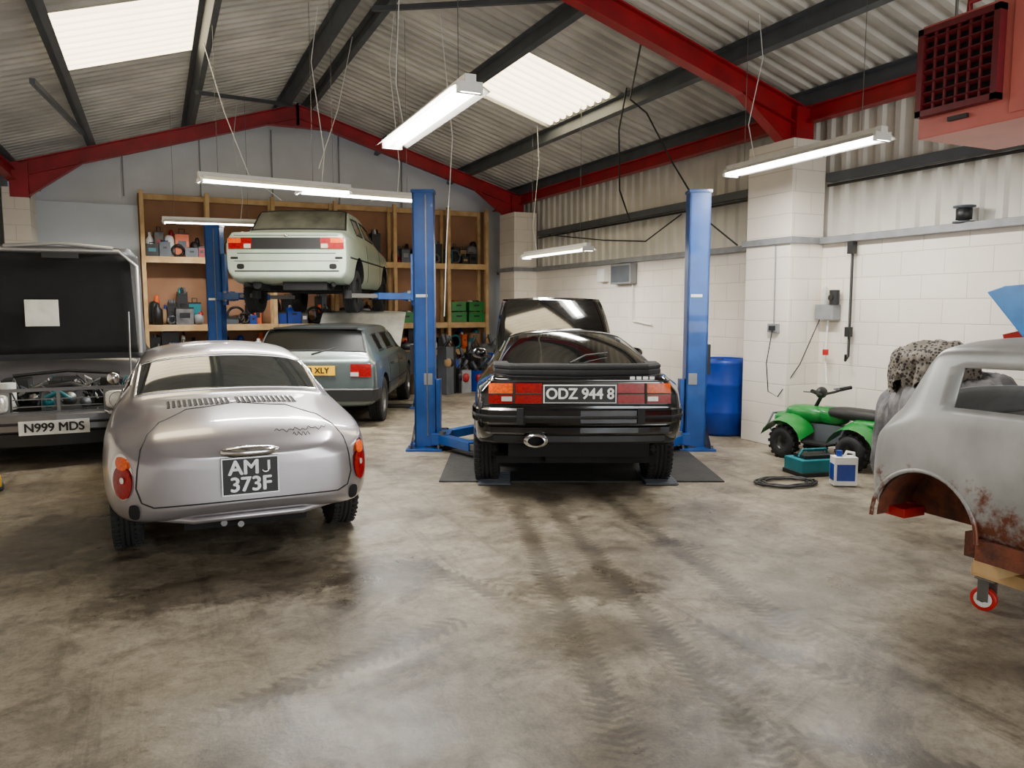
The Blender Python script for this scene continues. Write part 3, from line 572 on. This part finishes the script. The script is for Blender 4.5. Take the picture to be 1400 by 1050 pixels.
pline(b,bv,'rear',[(-.66,.70),(.66,.70)],.006,'shutline');pline(b,bv,'rear',[(-.7,.60),(.7,.60)],.006,'steel');pline(b,bv,'rear',[(-.7,.47),(.7,.47)],.008,'shutline');pline(b,bv,'rear',[(-.7,.93),(.7,.93)],.004,'shutline')
b.ell((0,-.85,.93),(.03,.01,.02),'chrome')
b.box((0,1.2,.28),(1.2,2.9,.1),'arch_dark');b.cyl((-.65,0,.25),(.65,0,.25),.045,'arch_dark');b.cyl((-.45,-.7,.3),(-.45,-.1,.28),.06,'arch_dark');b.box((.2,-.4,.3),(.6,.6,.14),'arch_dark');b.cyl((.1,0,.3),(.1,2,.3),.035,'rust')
for sg in(-1,1): b.cyl((sg*.5,.08,.26),(sg*.5,.05,.5),.05,'dark_steel')
b.obj('trim_and_lamps',g);wheels(g,2.3,.70,.295,.175,.18,'black',z=.22)
# ================= silver saloon facing camera, bonnet up
g=empty('executive_car',(-.89,11.9,0),math.pi)
rows=[(-1.05,.36,.74,.6,.73,.82,.6,.92,.93),(-1.0,.3,.80,.6,.78,.86,.66,.97,.98),(-.4,.27,.86,.6,.80,.90,.66,1.0,1.01),(-.3,.27,.86,.6,.80,.91,.66,1.02,1.03),(.15,.25,.86,.6,.80,.92,.58,1.30,1.34),(.3,.25,.86,.6,.80,.92,.57,1.34,1.38),(.85,.25,.86,.6,.80,.92,.56,1.36,1.41),(.95,.25,.86,.6,.80,.92,.56,1.36,1.41),(1.5,.25,.86,.6,.80,.91,.57,1.31,1.36),(2.1,.25,.86,.6,.80,.88,.66,.95,.98),(2.2,.25,.86,.6,.80,.86,.66,.89,.90),(2.26,.25,.86,.6,.79,.84,.62,.55,.5),
(3.1,.27,.85,.55,.77,.76,.62,.46,.42),(3.22,.27,.845,.55,.76,.72,.62,.46,.42),(3.30,.28,.84,.48,.76,.52,.62,.40,.38),(3.38,.3,.80,.42,.72,.47,.6,.40,.38),(3.44,.32,.76,.40,.7,.44,.6,.38,.36)]
o,bv=loft('body',rows,['merc_paint','glass_dark','black_plastic','arch_dark'],g,glass=((3,4,9,12),(8,9,9,12),(5,6,7,8),(7,8,7,8)),extra=((11,17,8,12,3),),arches=((0,.31,.35,.86),(2.7,.31,.35,.86)),inner=.62,crk={6:.5,8:.5})
b=MB();trims(b,o,.01,'black_plastic')
for sg in(-1,1):
    b.box((sg*.59,3.35,.60),(.40,.12,.20),'steel');b.ell((sg*.59,3.42,.60),(.19,.05,.09),'clear_lamp',20,10,.4)
    b.lathe([(0,.02),(.05,.03),(.075,.06),(.08,.06)],(sg*.52,3.41,.60),(0,1,0),'chrome');b.lathe([(0,.02),(.05,.03),(.07,.06),(.075,.06)],(sg*.67,3.41,.60),(0,1,0),'chrome')
    b.ell((sg*.815,3.34,.60),(.05,.1,.09),'amber_lamp',16,8,.5)
    b.box((sg*.80,3.2,.62),(.08,.22,.20),'merc_paint')
b.box((0,3.36,.715),(1.56,.06,.03),'merc_paint');b.box((0,3.38,.49),(1.5,.07,.04),'merc_paint')
for i in range(2): b.box((0,3.33,.55+i*.07),(.76,.012,.01),'steel')
b.box((0,3.34,.60),(.03,.03,.22),'steel')
path=[(.87,3.0),(.875,3.3),(.83,3.44),(.7,3.52),(0,3.57),(-.7,3.52),(-.83,3.44),(-.875,3.3),(-.87,3.0)]
b.wall(path,.33,.50,.12,'merc_paint');b.wall([(x*1.005,y+.012) for x,y in path],.40,.425,.03,'black_plastic');b.wall([(x*.97,y-.04) for x,y in path],.18,.33,.1,'black_plastic')
b.box((.02,3.575,.375),(.58,.02,.13),'white_plate')
b.box((0,2.75,.58),(.36,.62,.26),'steel');b.box((.0,2.75,.74),(.22,.55,.06),'black_plastic')
for i in range(5): b.cyl((.18,2.55+i*.1,.72),(.38,2.5+i*.1,.62),.022,'steel')
b.box((-.42,2.6,.62),(.24,.3,.24),'black_plastic');b.cyl((-.42,2.95,.55),(-.42,2.95,.78),.08,'black_plastic');b.box((.45,2.5,.66),(.24,.34,.2),'black_plastic');b.cyl((.46,3.0,.5),(.46,3.0,.76),.07,'white_plate')
b.tube([(-.3,3.1,.66),(-.1,3.15,.74),(.15,3.12,.7),(.3,2.95,.66)],.03,'black_plastic');b.tube([(-.1,3.25,.6),(0,3.28,.68),(.12,3.25,.62)],.022,'teal_plastic');b.tube([(-.5,2.4,.78),(0,2.35,.82),(.5,2.4,.78)],.018,'black_plastic')
for x,z,r,k in((-.08,.60,.07,'steel'),(.1,.57,.05,'teal_plastic'),(.22,.62,.04,'steel'),(-.22,.56,.05,'dark_steel')): b.lathe([(.0,0),(r,0),(r,.03),(r*.5,.035),(r*.4,.06),(0,.06)],(x,3.20,z),(0,1,0),k)
for i in range(30): 
    x=random.uniform(-.5,.5);y=random.uniform(2.4,3.2);b.tube([(x,y,.55),(x+random.uniform(-.15,.15),y+.05,random.uniform(.7,.8)),(x+random.uniform(-.3,.3),y+random.uniform(-.1,.08),.58)],.011,random.choice(['black_plastic','steel','black_plastic','dark_steel','black_plastic','white_enamel','teal_plastic']),6)
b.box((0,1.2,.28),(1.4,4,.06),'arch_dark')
for sg in(-1,1): b.ell((sg*.93,1.95,.95),(.1,.07,.07),'merc_paint');b.cyl((sg*.62,2.7,.75),(sg*.62,2.45,1.45),.01,'steel')
b.obj('trim_and_engine',g)
def bonnet(th,off,w0,k,nm,inset=0):
    nb=12;vs=[]
    for i in range(nb+1):
        for j in range(nb+1):
            s=2*j/nb-1;t=inset+(1-2*inset)*i/nb;l=1.22*t;z=.05*(1-s*s)+.03*math.sin(t*math.pi)-.09*max(0,t-.8)*5+off;w=w0-.05*t-(.08 if i==nb else 0)
            vs.append((s*w,2.3+l*math.cos(th)-z*math.sin(th),.93+l*math.sin(th)+z*math.cos(th)))
    bo=MB();bo.add(vs,[(i*(nb+1)+j,i*(nb+1)+j+1,(i+1)*(nb+1)+j+1,(i+1)*(nb+1)+j) for i in range(nb) for j in range(nb)],k,True);q=bo.obj(nm,g);q.modifiers.new('s','SOLIDIFY').thickness=.015
bonnet(math.radians(86),.02,.78,'merc_paint','bonnet_skin');bonnet(math.radians(86),-.03,.70,'arch_dark','bonnet_liner',.06)
b=MB()
b.box((.2,2.425,1.44),(.31,.012,.28),'cream_cover');b.tube([(-.72,2.40,1.0),(-.72,2.44,1.95),(-.55,2.47,2.1),(.55,2.47,2.1),(.72,2.44,1.95),(.72,2.40,1.0)],.022,'silver_trim')
b.box((0,2.46,2.05),(.34,.03,.07),'black_plastic');b.tube([(-.5,2.48,2.13),(0,2.50,2.17),(.5,2.48,2.13)],.02,'silver_trim')
b.obj('bonnet_details',g,bevel=.004)
text('plate_text','N999 MDS',.115,(.02,3.59,.375),(math.pi/2,0,math.pi),'black_ink',g,.0035,.95)
wheels(g,2.7,.74,.31,.19,.19,'alloy')
# ================= bare bodyshell
g=empty('bare_car_bodyshell',(4.12,2.55,0),math.pi)
rows=[(-.38,.50,.56,.64,.54,.76,.45,.82,.83),(-.355,.44,.62,.63,.60,.80,.51,.87,.89),(-.30,.40,.665,.63,.64,.85,.55,.92,.95),(-.25,.39,.69,.63,.655,.88,.565,.96,1.0),(-.21,.39,.69,.63,.66,.90,.57,.99,1.035),(-.10,.38,.70,.63,.665,.93,.555,1.22,1.27),(-.06,.38,.70,.63,.665,.935,.55,1.275,1.33),
(-.03,.38,.70,.62,.665,.94,.545,1.295,1.35),(.78,.38,.70,.62,.665,.94,.54,1.315,1.375),(.85,.38,.70,.62,.665,.94,.54,1.315,1.375),(1.45,.38,.70,.62,.665,.94,.54,1.29,1.35),(1.53,.38,.70,.62,.665,.93,.56,1.25,1.31),(1.78,.38,.70,.62,.665,.91,.6,.98,1.03),(1.9,.39,.70,.62,.65,.87,.56,.93,.96),(2.4,.42,.68,.62,.62,.82,.5,.86,.88),(2.6,.48,.6,.62,.56,.74,.45,.78,.79)]
o,bv=loft('shell_panels',rows,['shell','glass_dark','black_plastic','arch_dark'],g,glass=((4,6,9,12),(11,12,9,12),(7,8,7,8),(9,10,7,8)),extra=((1,14,0,2,2),),arches=((-.0,.40,.285,.7),(2.05,.40,.285,.7)),inner=.42,crk={6:.2})
bm=bmesh.new();bm.from_mesh(o.data);bmesh.ops.delete(bm,geom=[f for f in bm.faces if f.material_index in(1,2,3)],context='FACES');bm.to_mesh(o.data);bm.free()
s=o.modifiers.new('s','SOLIDIFY');s.thickness=.012;s.offset=-1
b=MB()
for y in(0,2.05):
    for sg in(-1,1):
        N=20;vs=[]
        for i in range(N+1):
            a=math.pi*i/N
            for x in(.40,.67): vs.append((sg*x,y+.275*math.cos(a),.40+.275*math.sin(a)))
        b.add(vs,[(2*i,2*i+1,2*i+3,2*i+2) for i in range(N)],'rust',True);b.prism([(.275*math.cos(math.pi*i/N),.275*math.sin(math.pi*i/N)) for i in range(N+1)],(sg*.40,y,.40),(0,1,0),(0,0,1),.01,'rust')
        rim=[(sg*.692,y+.29*math.cos(math.pi*i/N),.40+.29*math.sin(math.pi*i/N)) for i in range(N+1)];b.tube(rim,.012,'shell',6)
b.box((0,1.1,.40),(1.22,1.5,.02),'oxide_red');b.box((0,-.3,.42),(.9,.12,.06),'oxide_red')
for sg in(-1,1):
    b.box((sg*.64,1.03,.37),(.09,1.5,.10),'rust');b.box((sg*.5,-.26,.415),(.16,.16,.05),'brake_red');b.box((sg*.5,.22,.36),(.2,.1,.12),'rust')
b.box((0,.3,.62),(1.1,.02,.45),'shell');b.box((0,1.75,.66),(1.15,.02,.5),'oxide_red');b.box((0,-.05,.9),(1.1,.26,.02),'shell')
b.obj('floor_pan',g,bevel=.003)
b=MB()
for y in(.28,1.75): b.box((0,y,.265),(1.2,.12,.07),'timber')
for x in(-.42,.42): b.box((x,1.0,.20),(.1,1.75,.06),'timber')
for x in(-.5,.5):
    for y in(.28,1.75): b.box((x,y,.315),(.09,.12,.04),'timber')
for x in(-.44,.44):
    for y in(.2,1.8):
        b.lathe([(.0,-.018),(.05,-.018),(.06,-.014),(.06,.014),(.05,.018),(0,.018)],(x,y-.02,.06),(1,.3,0),'brake_red',24)
        for q in(-1,1): b.lathe([(0,q*.022),(.04,q*.022),(.042,q*.014)],(x,y-.02,.06),(1,.3,0),'white_plate',18);b.lathe([(0,q*.03),(.014,q*.03),(.014,q*.02)],(x,y-.02,.06),(1,.3,0),'steel',12)
        for q in(-.035,.035): b.box((x+q,y-.005,.11),(.005,.05,.11),'steel',.3)
        b.box((x,y,.166),(.08,.1,.008),'steel')
b.obj('dolly',g,bevel=.004)
# ================= HEATER
g=empty('unit_heater',(3.92,2.42,0));b=MB();b.box((0,0,2.64),(.62,.80,.56),'heater_pink');b.box((-.312,-.22,2.64),(.01,.3,.50),'heater_pink');b.obj('casing',g,bevel=.012)
b=MB();GY=.175;GZ=2.675
for dy in(-.195,.195): b.box((-.335,GY+dy,GZ),(.05,.03,.43),'heater_red')
for dz in(-.2,.2): b.box((-.335,GY,GZ+dz),(.05,.42,.03),'heater_red')
b.box((-.314,GY,GZ),(.01,.37,.38),'arch_dark')
for i in range(5): b.box((-.345,GY-.12+i*.06,GZ),(.012,.010,.38),'heater_red')
for i in range(7): b.box((-.34,GY,GZ-.16+i*.053),(.03,.37,.008),'heater_red',Matrix.Rotation(.5,3,'Y'))
for x in(-.2,.2):
    for y in(-.3,.3): b.cyl((x,y,2.9),(x,y,sheet(3.92+x)),.008,'steel',n=6)
b.tube([(-.1,.3,2.93),(-.1,.3,3.05),(-.1,-.4,3.05),(.2,-.8,3.05)],.02,'red_steel');b.beam((-.3,-.45,3.15),(-.3,.5,3.15),.04,.04,'steel')
b.cyl((.1,.2,2.9),(.1,.2,sheet(4.0)),.05,'steel');b.tube([(.33,-.1,2.5),(.5,-.1,2.3),(.6,-.1,2.6),(1.2,-.1,2.9),(2.3,-.1,2.95)],.012,'black_plastic');b.box((-.32,GY,2.425),(.02,.10,.02),'black_plastic')
b.obj('louvres_and_hangers',g)
# ================= SHELVING
g=empty('timber_shelving',(0,0,0));b=MB();PX=[-.14,.86,1.92,3.0,4.1,5.16,5.95]
for x in PX:
    for y in(14.08,14.5): b.box((x,y,1.70),(.06,.09,3.4),'timber')
LV=[.12,.68,1.2,2.33]
for z in LV:
    b.box(((PX[0]+PX[-1])/2,14.08,z-.05),(PX[-1]-PX[0]+.05,.04,.09),'timber')
    b.box(((PX[0]+PX[-1])/2,14.3,z),(PX[-1]-PX[0],.46,.018),'timber')
b.box(((PX[0]+PX[-1])/2,14.5,3.35),(PX[-1]-PX[0],.05,.09),'timber');b.obj('frame_and_boards',g)
b=MB();cols=['black_plastic','black_plastic','grey_plastic','card','dark_steel','orange_plastic','red_steel','white_enamel','teal_plastic','black_plastic','cloth_grey','blue_plastic','dark_steel','black_plastic','black_plastic','arch_dark']
def crate(cx,y,z0,w,d,h,k):
    b.box((cx,y,z0+.01),(w*.92,d*.92,.02),k)
    for sg in(-1,1): b.box((cx+sg*w*.47,y,z0+h*.5),(.014,d,h),k);b.box((cx,y+sg*d*.48,z0+h*.45),(w*.94,.014,h*.9),k)
    b.box((cx,y-d*.5,z0+h*.93),(w,.03,.03),k);b.box((cx,y-d*.49-.006,z0+h*.6),(w*.35,.01,.03),'black_plastic')
    for q in(-.25,0,.25): b.ell((cx+q*w,y,z0+h*.85),(w*.16,d*.3,h*.3),random.choice(cols),8,6,.7)
def item(cx,y,z0,w,h,k,t):
    if t<.22: r=min(.08,w/2);b.lathe([(0,0),(r,0),(r,h*.7),(r*.4,h*.85),(r*.4,h),(0,h)],(cx,y,z0),(0,0,1),k,14)
    elif t<.34:
        r=min(.16,w*.5);N=20;b.tube([(cx+r*math.cos(2*math.pi*q/N),y+.02*math.sin(q),z0+r+.02+r*math.sin(2*math.pi*q/N)) for q in range(N+1)],.022,k,8)
    elif t<.52:
        b.ell((cx,y,z0+h*.4),(w/2,.13,h*.4),k,12,8,.6);b.ell((cx+w*.2,y,z0+h*.75),(w*.25,.08,h*.25),random.choice(cols),10,6,.8)
    elif t<.80:
        b.box((cx,y,z0+h*.4),(w,.22,h*.8),k);b.box((cx,y,z0+h*.82),(w*1.05,.24,.02),'black_plastic');b.box((cx,y-.112,z0+h*.45),(w*.6,.004,h*.25),random.choice(cols));b.tube([(cx-w*.2,y,z0+h*.82),(cx-w*.2,y,z0+h),(cx+w*.2,y,z0+h),(cx+w*.2,y,z0+h*.82)],.008,'black_plastic',6)
    else: crate(cx,y,z0,w,.22,h,k)
for z in LV:
    for i in range(6):
        for row,(yy,h0,h1) in enumerate(((14.38,.3,.6),(14.19,.12,.36))):
            x=PX[i]+.04
            while x<PX[i+1]-.12:
                w=random.uniform(.08,.28);h=random.uniform(h0,h1)*(.8 if z<1 else 1);k=random.choice(cols);z0=z+.009
                if i>=4 and z==1.2:
                    w=.34
                    if row==1 and x+w<PX[i+1]-.02:
                        cx=x+w/2;kk2='green_plastic' if random.random()<.85 else 'black_plastic'
                        crate(cx,14.25,z0,w*.95,.34,.2,kk2)
                        if random.random()<.65: crate(cx,14.25,z0+.22,w*.9,.32,.18,'green_plastic')
                    x+=w+.03;continue
                if x+w>PX[i+1]-.03: break
                item(x+w/2,yy,z0,w,h,k,random.random());x+=w+random.uniform(.0,.03)
b.obj('stored_tools_and_parts',g)
b=MB()
for i in range(34):
    x=random.uniform(4.1,5.75);y=random.uniform(12.5,13.7);h=random.uniform(.35,.95);k=random.choice(['black_plastic','blue_plastic','dark_steel','card','black_plastic','dark_steel','black_plastic','grey_plastic','cloth_grey'])
    b.box((x,y,h*.45),(.2,.2,h*.9),k,random.random());b.cyl((x,y,h*.9),(x+random.uniform(-.1,.1),y,h+.12),.03,'dark_steel');b.tube([(x-.08,y-.1,h*.9),(x,y-.14,h+.05),(x+.08,y-.1,h*.9)],.012,'black_plastic',6);b.ell((x,y-.1,h*.6),(.07,.05,.08),random.choice(cols),10,6,.8)
b.obj('parts_pile',bevel=.01)
# ================= BARREL
b=MB();b.lathe([(0,0),(.26,0),(.29,.03),(.29,.25),(.298,.27),(.29,.29),(.29,.58),(.298,.60),(.29,.62),(.29,.84),(.295,.86),(.27,.90),(.25,.90),(.24,.875),(0,.875)],(6.10,7.22,0),(0,0,1),'blue_plastic',40);b.cyl((6.0,7.15,.87),(6.0,7.15,.905),.04,'black_plastic');b.obj('plastic_drum')
# ================= QUAD
g=empty('quad_bike',(5.98,5.43,0),math.radians(8));g.scale=(.94,.90,.97);b=MB()
for y,tr,r,w in((.42,.27,.165,.13),(-.42,.27,.17,.17)):
    for sg in(-1,1):
        b.lathe([(.07,-w/2*.8),(.1,-w/2),(r-.03,-w/2),(r,-w/2*.6),(r,w/2*.6),(r-.03,w/2),(.1,w/2),(.07,w/2*.8)],(sg*tr,y,r),(1,0,0),'rubber',24);b.lathe([(.08,-w*.3),(.07,-.01),(0,0),(.07,.01),(.08,w*.3)],(sg*tr,y,r),(1,0,0),'steel',16)
        for i in range(16):
            a=2*math.pi*i/16
            for q in(-.03,.03): b.box((sg*tr+q,y+(r)*math.cos(a),r+(r)*math.sin(a)),(.045,.03,.02),'rubber',Matrix.Rotation(a+math.pi/2,3,'X'))
        N=8;vs=[]
        for i in range(N+1):
            a=math.radians(15+150*i/N);rr=r+.07
            for x in(tr-.16,tr-.02,tr+.08): vs.append((sg*x,y+rr*1.15*math.cos(a),r+.02+rr*math.sin(a)+(.04 if x<tr-.1 else 0)-(.03 if x>tr else 0)))
        b.add(vs,[(3*i+j,3*i+j+1,3*i+j+4,3*i+j+3) for i in range(N) for j in(0,1)],'green_plastic',True)
        b.cyl((sg*.05,y,.2),(sg*tr,y,r),.02,'dark_steel');b.cyl((sg*.1,y*.8,.4),(sg*.2,y,.18),.025,'red_steel')
b.ell((0,.32,.45),(.15,.26,.09),'green_plastic',16,10,.7);b.ell((0,.62,.36),(.13,.09,.08),'green_plastic',16,10,.6);b.ell((0,.02,.46),(.1,.2,.09),'green_plastic',16,8,.7)
b.ell((0,-.28,.50),(.13,.34,.06),'seat_vinyl',16,8,.6);b.ell((0,-.5,.43),(.2,.2,.04),'green_plastic',16,8,.5)
b.box((0,0,.27),(.2,.6,.2),'dark_steel');b.beam((0,-.5,.2),(0,.6,.24),.14,.05,'black_plastic')
b.cyl((0,.28,.45),(0,.16,.66),.02,'black_plastic');b.tube([(-.30,.06,.72),(-.15,.12,.68),(0,.15,.66),(.15,.12,.68),(.30,.06,.72)],.014,'black_plastic')
for sg in(-1,1): b.cyl((sg*.22,.09,.705),(sg*.33,.04,.725),.02,'rubber');b.tube([(sg*.2,.1,.70),(sg*.24,.19,.70),(sg*.32,.15,.71)],.007,'dark_steel',6);b.box((sg*.25,0,.2),(.16,.3,.02),'black_plastic')
b.ell((0,.17,.68),(.08,.05,.06),'black_plastic');b.tube([(-.14,.66,.2),(-.16,.74,.3),(-.1,.72,.42),(.1,.72,.42),(.16,.74,.3),(.14,.66,.2)],.012,'dark_steel')
b.obj('quad_body_and_wheels',g)
# ================= cloth pile over stacked boxes
g=empty('draped_dust_covers',(5.72,4.0,0),.15)
def drape(c,rx,ry,ztop,zhem,k,seed,name,fold=.06,N=150,Mm=46,tilt=0):
    b=MB();vs=[];so=Vector((seed,seed*1.7,0))
    for i in range(Mm+1):
        t=i/Mm
        for q in range(N):
            a=2*math.pi*q/N;d=Vector((math.cos(a),math.sin(a),0))
            n1=noise.noise(d*1.3+so);n2=noise.noise(d*3.5+so+Vector((0,0,t*1.2)));n3=1-abs(noise.noise(d*6+so+Vector((0,0,t*2.5))))*2
            rr=math.sin(min(1,t*1.8)*math.pi/2)
            r=rr*(1+.22*n1+.12*n2*t)+fold*n3*t+.03*t
            hem=max(.02,zhem+.18*n1+.12*n2)
            if t<.5: z=ztop-(ztop-hem)*.28*(t/.5)**2.4
            else: z=ztop-(ztop-hem)*(.28+.72*(t-.5)/.5)
            x,y=rx*r*d.x,ry*r*d.y
            z+=.09*noise.noise(Vector((x*4,y*4,seed)))*(1-t)+.05*(1-abs(noise.noise(Vector((x*9,y*9,seed+4))))*2)*(1-t*.6)+tilt*y*(1-t)
            vs.append((c[0]+x,c[1]+y,max(.005,z)))
    fs=[(i*N+q,i*N+(q+1)%N,(i+1)*N+(q+1)%N,(i+1)*N+q) for i in range(Mm) for q in range(N)]
    b.add(vs,fs,k,True);b.obj(name,g)
drape((0,.02),.40,.44,.96,.15,'cloth_grey',3.1,'grey_cover',.14)
drape((-.05,.16),.27,.30,1.20,.80,'leopard',7.7,'leopard_blanket',.14)
drape((-.02,.40),.24,.17,.80,.10,'cloth_grey',11.3,'grey_cover_end',.14)
b=MB();b.box((0,0,.3),(.5,.6,.6),'black_plastic');b.box((0,.1,.78),(.34,.4,.35),'card');b.obj('boxes_beneath',g,bevel=.01)
# blue panel & hoist
b=MB();b.prism([(0,1.62),(.12,1.66),(.9,1.70),(1.2,1.2),(1.15,0),(.95,0),(.62,.95)],(5.12,3.50,0),(0,-1,0),(.10,0,.99),.03,'blue_bright');b.obj('blue_body_panel',bevel=.008)
b=MB();b.beam((5.34,3.40,1.28),(5.62,2.2,1.62),.07,.07,'brake_red');b.beam((5.62,2.2,.06),(5.62,2.2,1.65),.08,.08,'brake_red')
for sx in(-.3,.3): b.beam((5.62+sx,2.0,.06),(5.62+sx*1.2,3.2,.06),.06,.06,'brake_red')
b.beam((5.27,2.0,.06),(5.97,2.0,.06),.08,.06,'brake_red');b.beam((5.62,1.98,.06),(5.62,2.25,.06),.08,.06,'brake_red');b.cyl((5.62,2.26,.5),(5.54,2.7,1.45),.03,'chrome')
b.obj('engine_hoist')
# ================= small floor things
b=MB();b.box((0,0,.13),(.19,.12,.24),'white_plate');b.box((0,-.061,.12),(.15,.003,.14),'blue_plastic');b.box((-.096,0,.12),(.003,.1,.14),'blue_plastic');b.cyl((-.04,0,.25),(-.04,0,.30),.025,'blue_plastic');b.tube([(.0,0,.25),(.02,0,.29),(.08,0,.28),(.085,0,.22)],.012,'white_plate');b.obj('antifreeze_bottle',None,(5.22,4.62,0),-.5,bevel=.015)
b=MB();b.box((0,0,.09),(.42,.28,.12),'teal_plastic');b.box((0,0,.16),(.3,.18,.05),'black_plastic');b.box((0,0,.02),(.44,.3,.04),'black_plastic');b.tube([(-.15,0,.16),(-.12,0,.22),(.12,0,.22),(.15,0,.16)],.014,'teal_plastic');b.obj('tool_case',None,(5.36,5.08,0),-.2,bevel=.02)
b=MB()
for r in(.16,.2,.23): b.tube([(r*1.2*math.cos(a/20*2*math.pi)+.02*r,r*.8*math.sin(a/20*2*math.pi),.012+abs(.01*math.sin(a+r*50))) for a in range(21)],.010,'black_plastic',6)
b.obj('coiled_hose',None,(4.82,4.87,0),-.2)
g=empty('trolley_jack',(-1.46,7.55,0),.5);b=MB()
b.box((0,0,.09),(.26,.62,.1),'yellow_plate');b.box((0,.22,.19),(.1,.1,.1),'steel');b.beam((0,-.2,.14),(0,-.5,.75),.04,.04,'black_plastic')
for x in(-.13,.13):
    for y in(-.25,.25): b.cyl((x-.02,y,.045),(x+.02,y,.045),.045,'dark_steel')
b.obj('jack_body',g,bevel=.01)
# ================= wall fixtures right
X=RX-.005
b=MB();b.box((X-.06,9.9,2.0),(.12,.55,.3),'grey_plastic');b.box((X-.12,9.9,2.0),(.01,.5,.25),'dark_steel');b.box((X-.05,10.5,2.0),(.1,.2,.2),'white_enamel');b.tube([(X-.03,9.7,1.85),(X-.03,9.7,1.3),(X-.03,9.2,1.25)],.012,'white_enamel');b.obj('fuse_box',bevel=.008)
b=MB()
b.box((X-.475,6.32,1.28),(.03,.15,.09),'grey_plastic');b.box((X-.48,6.32,1.28),(.05,.08,.05),'black_plastic');b.tube([(X-.47,6.32,1.32),(X-.47,6.33,2.16)],.008,'grey_plastic',6);b.tube([(X-.49,6.32,1.26),(X-.52,6.36,.9),(X-.54,6.3,.6),(X-.5,6.2,.55),(X-.3,6.1,.9),(X-.08,6.05,1.4)],.006,'black_plastic',6);b.obj('wall_socket')
b=MB();b.box((X-.06,5.98,1.45),(.11,.24,.16),'grey_plastic');b.lathe([(0,0),(.035,0),(.035,.15),(.013,.2),(.013,.23),(0,.23)],(X-.06,6.02,1.53),(0,0,1),'clear_lamp',14);b.cyl((X-.08,5.88,1.53),(X-.08,5.88,1.68),.05,'black_plastic');b.cyl((X-.14,5.88,1.6),(X-.05,5.88,1.6),.03,'black_plastic');b.tube([(X-.05,5.98,1.38),(X-.05,6.0,1.0),(X-.12,5.9,.7)],.01,'white_enamel',6);b.cyl((X-.1,5.95,1.0),(X-.1,5.95,1.06),.03,'brake_red');b.obj('soap_dispenser_shelf',bevel=.005)
b=MB();b.tube([(X-.05,5.7,2.24),(X-.05,5.7,1.0),(X-.11,5.68,.96),(X-.13,5.66,1.02)],.014,'black_plastic');b.box((X-.06,5.7,2.1),(.06,.07,.12),'black_plastic');b.box((X-.06,5.7,1.25),(.05,.06,.1),'black_plastic');b.obj('hanging_pry_bar')
b=MB();b.lathe([(0,0),(.09,0),(.09,.015),(.04,.02),(.04,.13),(.09,.135),(.09,.15),(0,.15)],(X-.02,4.55,2.235),(0,0,1),'dark_steel',20);b.lathe([(.042,.025),(.065,.03),(.065,.125),(.042,.13)],(X-.02,4.55,2.235),(0,0,1),'black_plastic',20);b.obj('cable_reel')
b=MB()
for y,z in((3.6,2.235),(3.3,2.235)): b.ell((X-.02,y,z+.03),(.05,.08,.035),'yellow_plate')
b.obj('cable_clips')
b=MB();b.tube([(X-.45,6.95,2.2),(X-.6,7.3,2.5),(X-.9,7.6,3.2),(X-1.2,7.7,3.75),(X-1.5,7.6,3.85),(X-2.0,6.6,4.25)],.010,'black_plastic')
b.tube([(5.2,8.0,4.1),(5.1,8.0,3.6),(5.12,8.0,2.9),(5.15,7.8,2.5)],.010,'black_plastic');b.tube([(3.0,8.4,4.75),(3.1,8.3,3.4),(3.02,8.3,2.2),(2.95,8.2,1.4)],.005,'white_enamel',6)
b.tube([(.6,9.4,4.4),(.8,9.5,3.7),(1.1,10,3.1),(1.5,10.2,2.85)],.005,'white_enamel',6);b.tube([(2.4,10,4.9),(2.2,10,4.0),(1.9,9.8,3.2)],.004,'white_enamel',6)
b.tube([(RX+.02,12.5,2.8),(RX-.05,10.5,2.55),(RX-.02,9.4,2.45),(RX+.0,8.6,2.75)],.01,'black_plastic',6)
b.obj('hanging_cables')
# ================= world, lights, camera
w=bpy.data.worlds.new('World');scn.world=w;w.use_nodes=True;nt=w.node_tree;bg=nt.nodes['Background'];sk=nt.nodes.new('ShaderNodeTexSky')
try:
    sk.sky_type='NISHITA';sk.sun_disc=False;sk.sun_elevation=math.radians(40)
except Exception: pass
nt.links.new(sk.outputs[0],bg.inputs[0]);bg.inputs[1].default_value=.35
def area(name,loc,rot,sx,sy,pw,col):
    ld=bpy.data.lights.new(name,'AREA');ld.shape='RECTANGLE';ld.size=sx;ld.size_y=sy;ld.energy=pw;ld.color=col
    o=bpy.data.objects.new(name,ld);scn.collection.objects.link(o);o.location=loc;o.rotation_euler=rot
area('door_daylight',(2.8,FY-.15,1.7),(math.radians(90),0,0),5.4,2.9,350,(1,.985,.96))
cam=bpy.data.cameras.new('camera');co=bpy.data.objects.new('camera',cam);scn.collection.objects.link(co);co.location=(0,0,1.5);co.rotation_euler=(math.radians(90-5.7),0,-YAW)
cam.sensor_width=36;cam.lens=27;cam.clip_start=.05;scn.camera=co
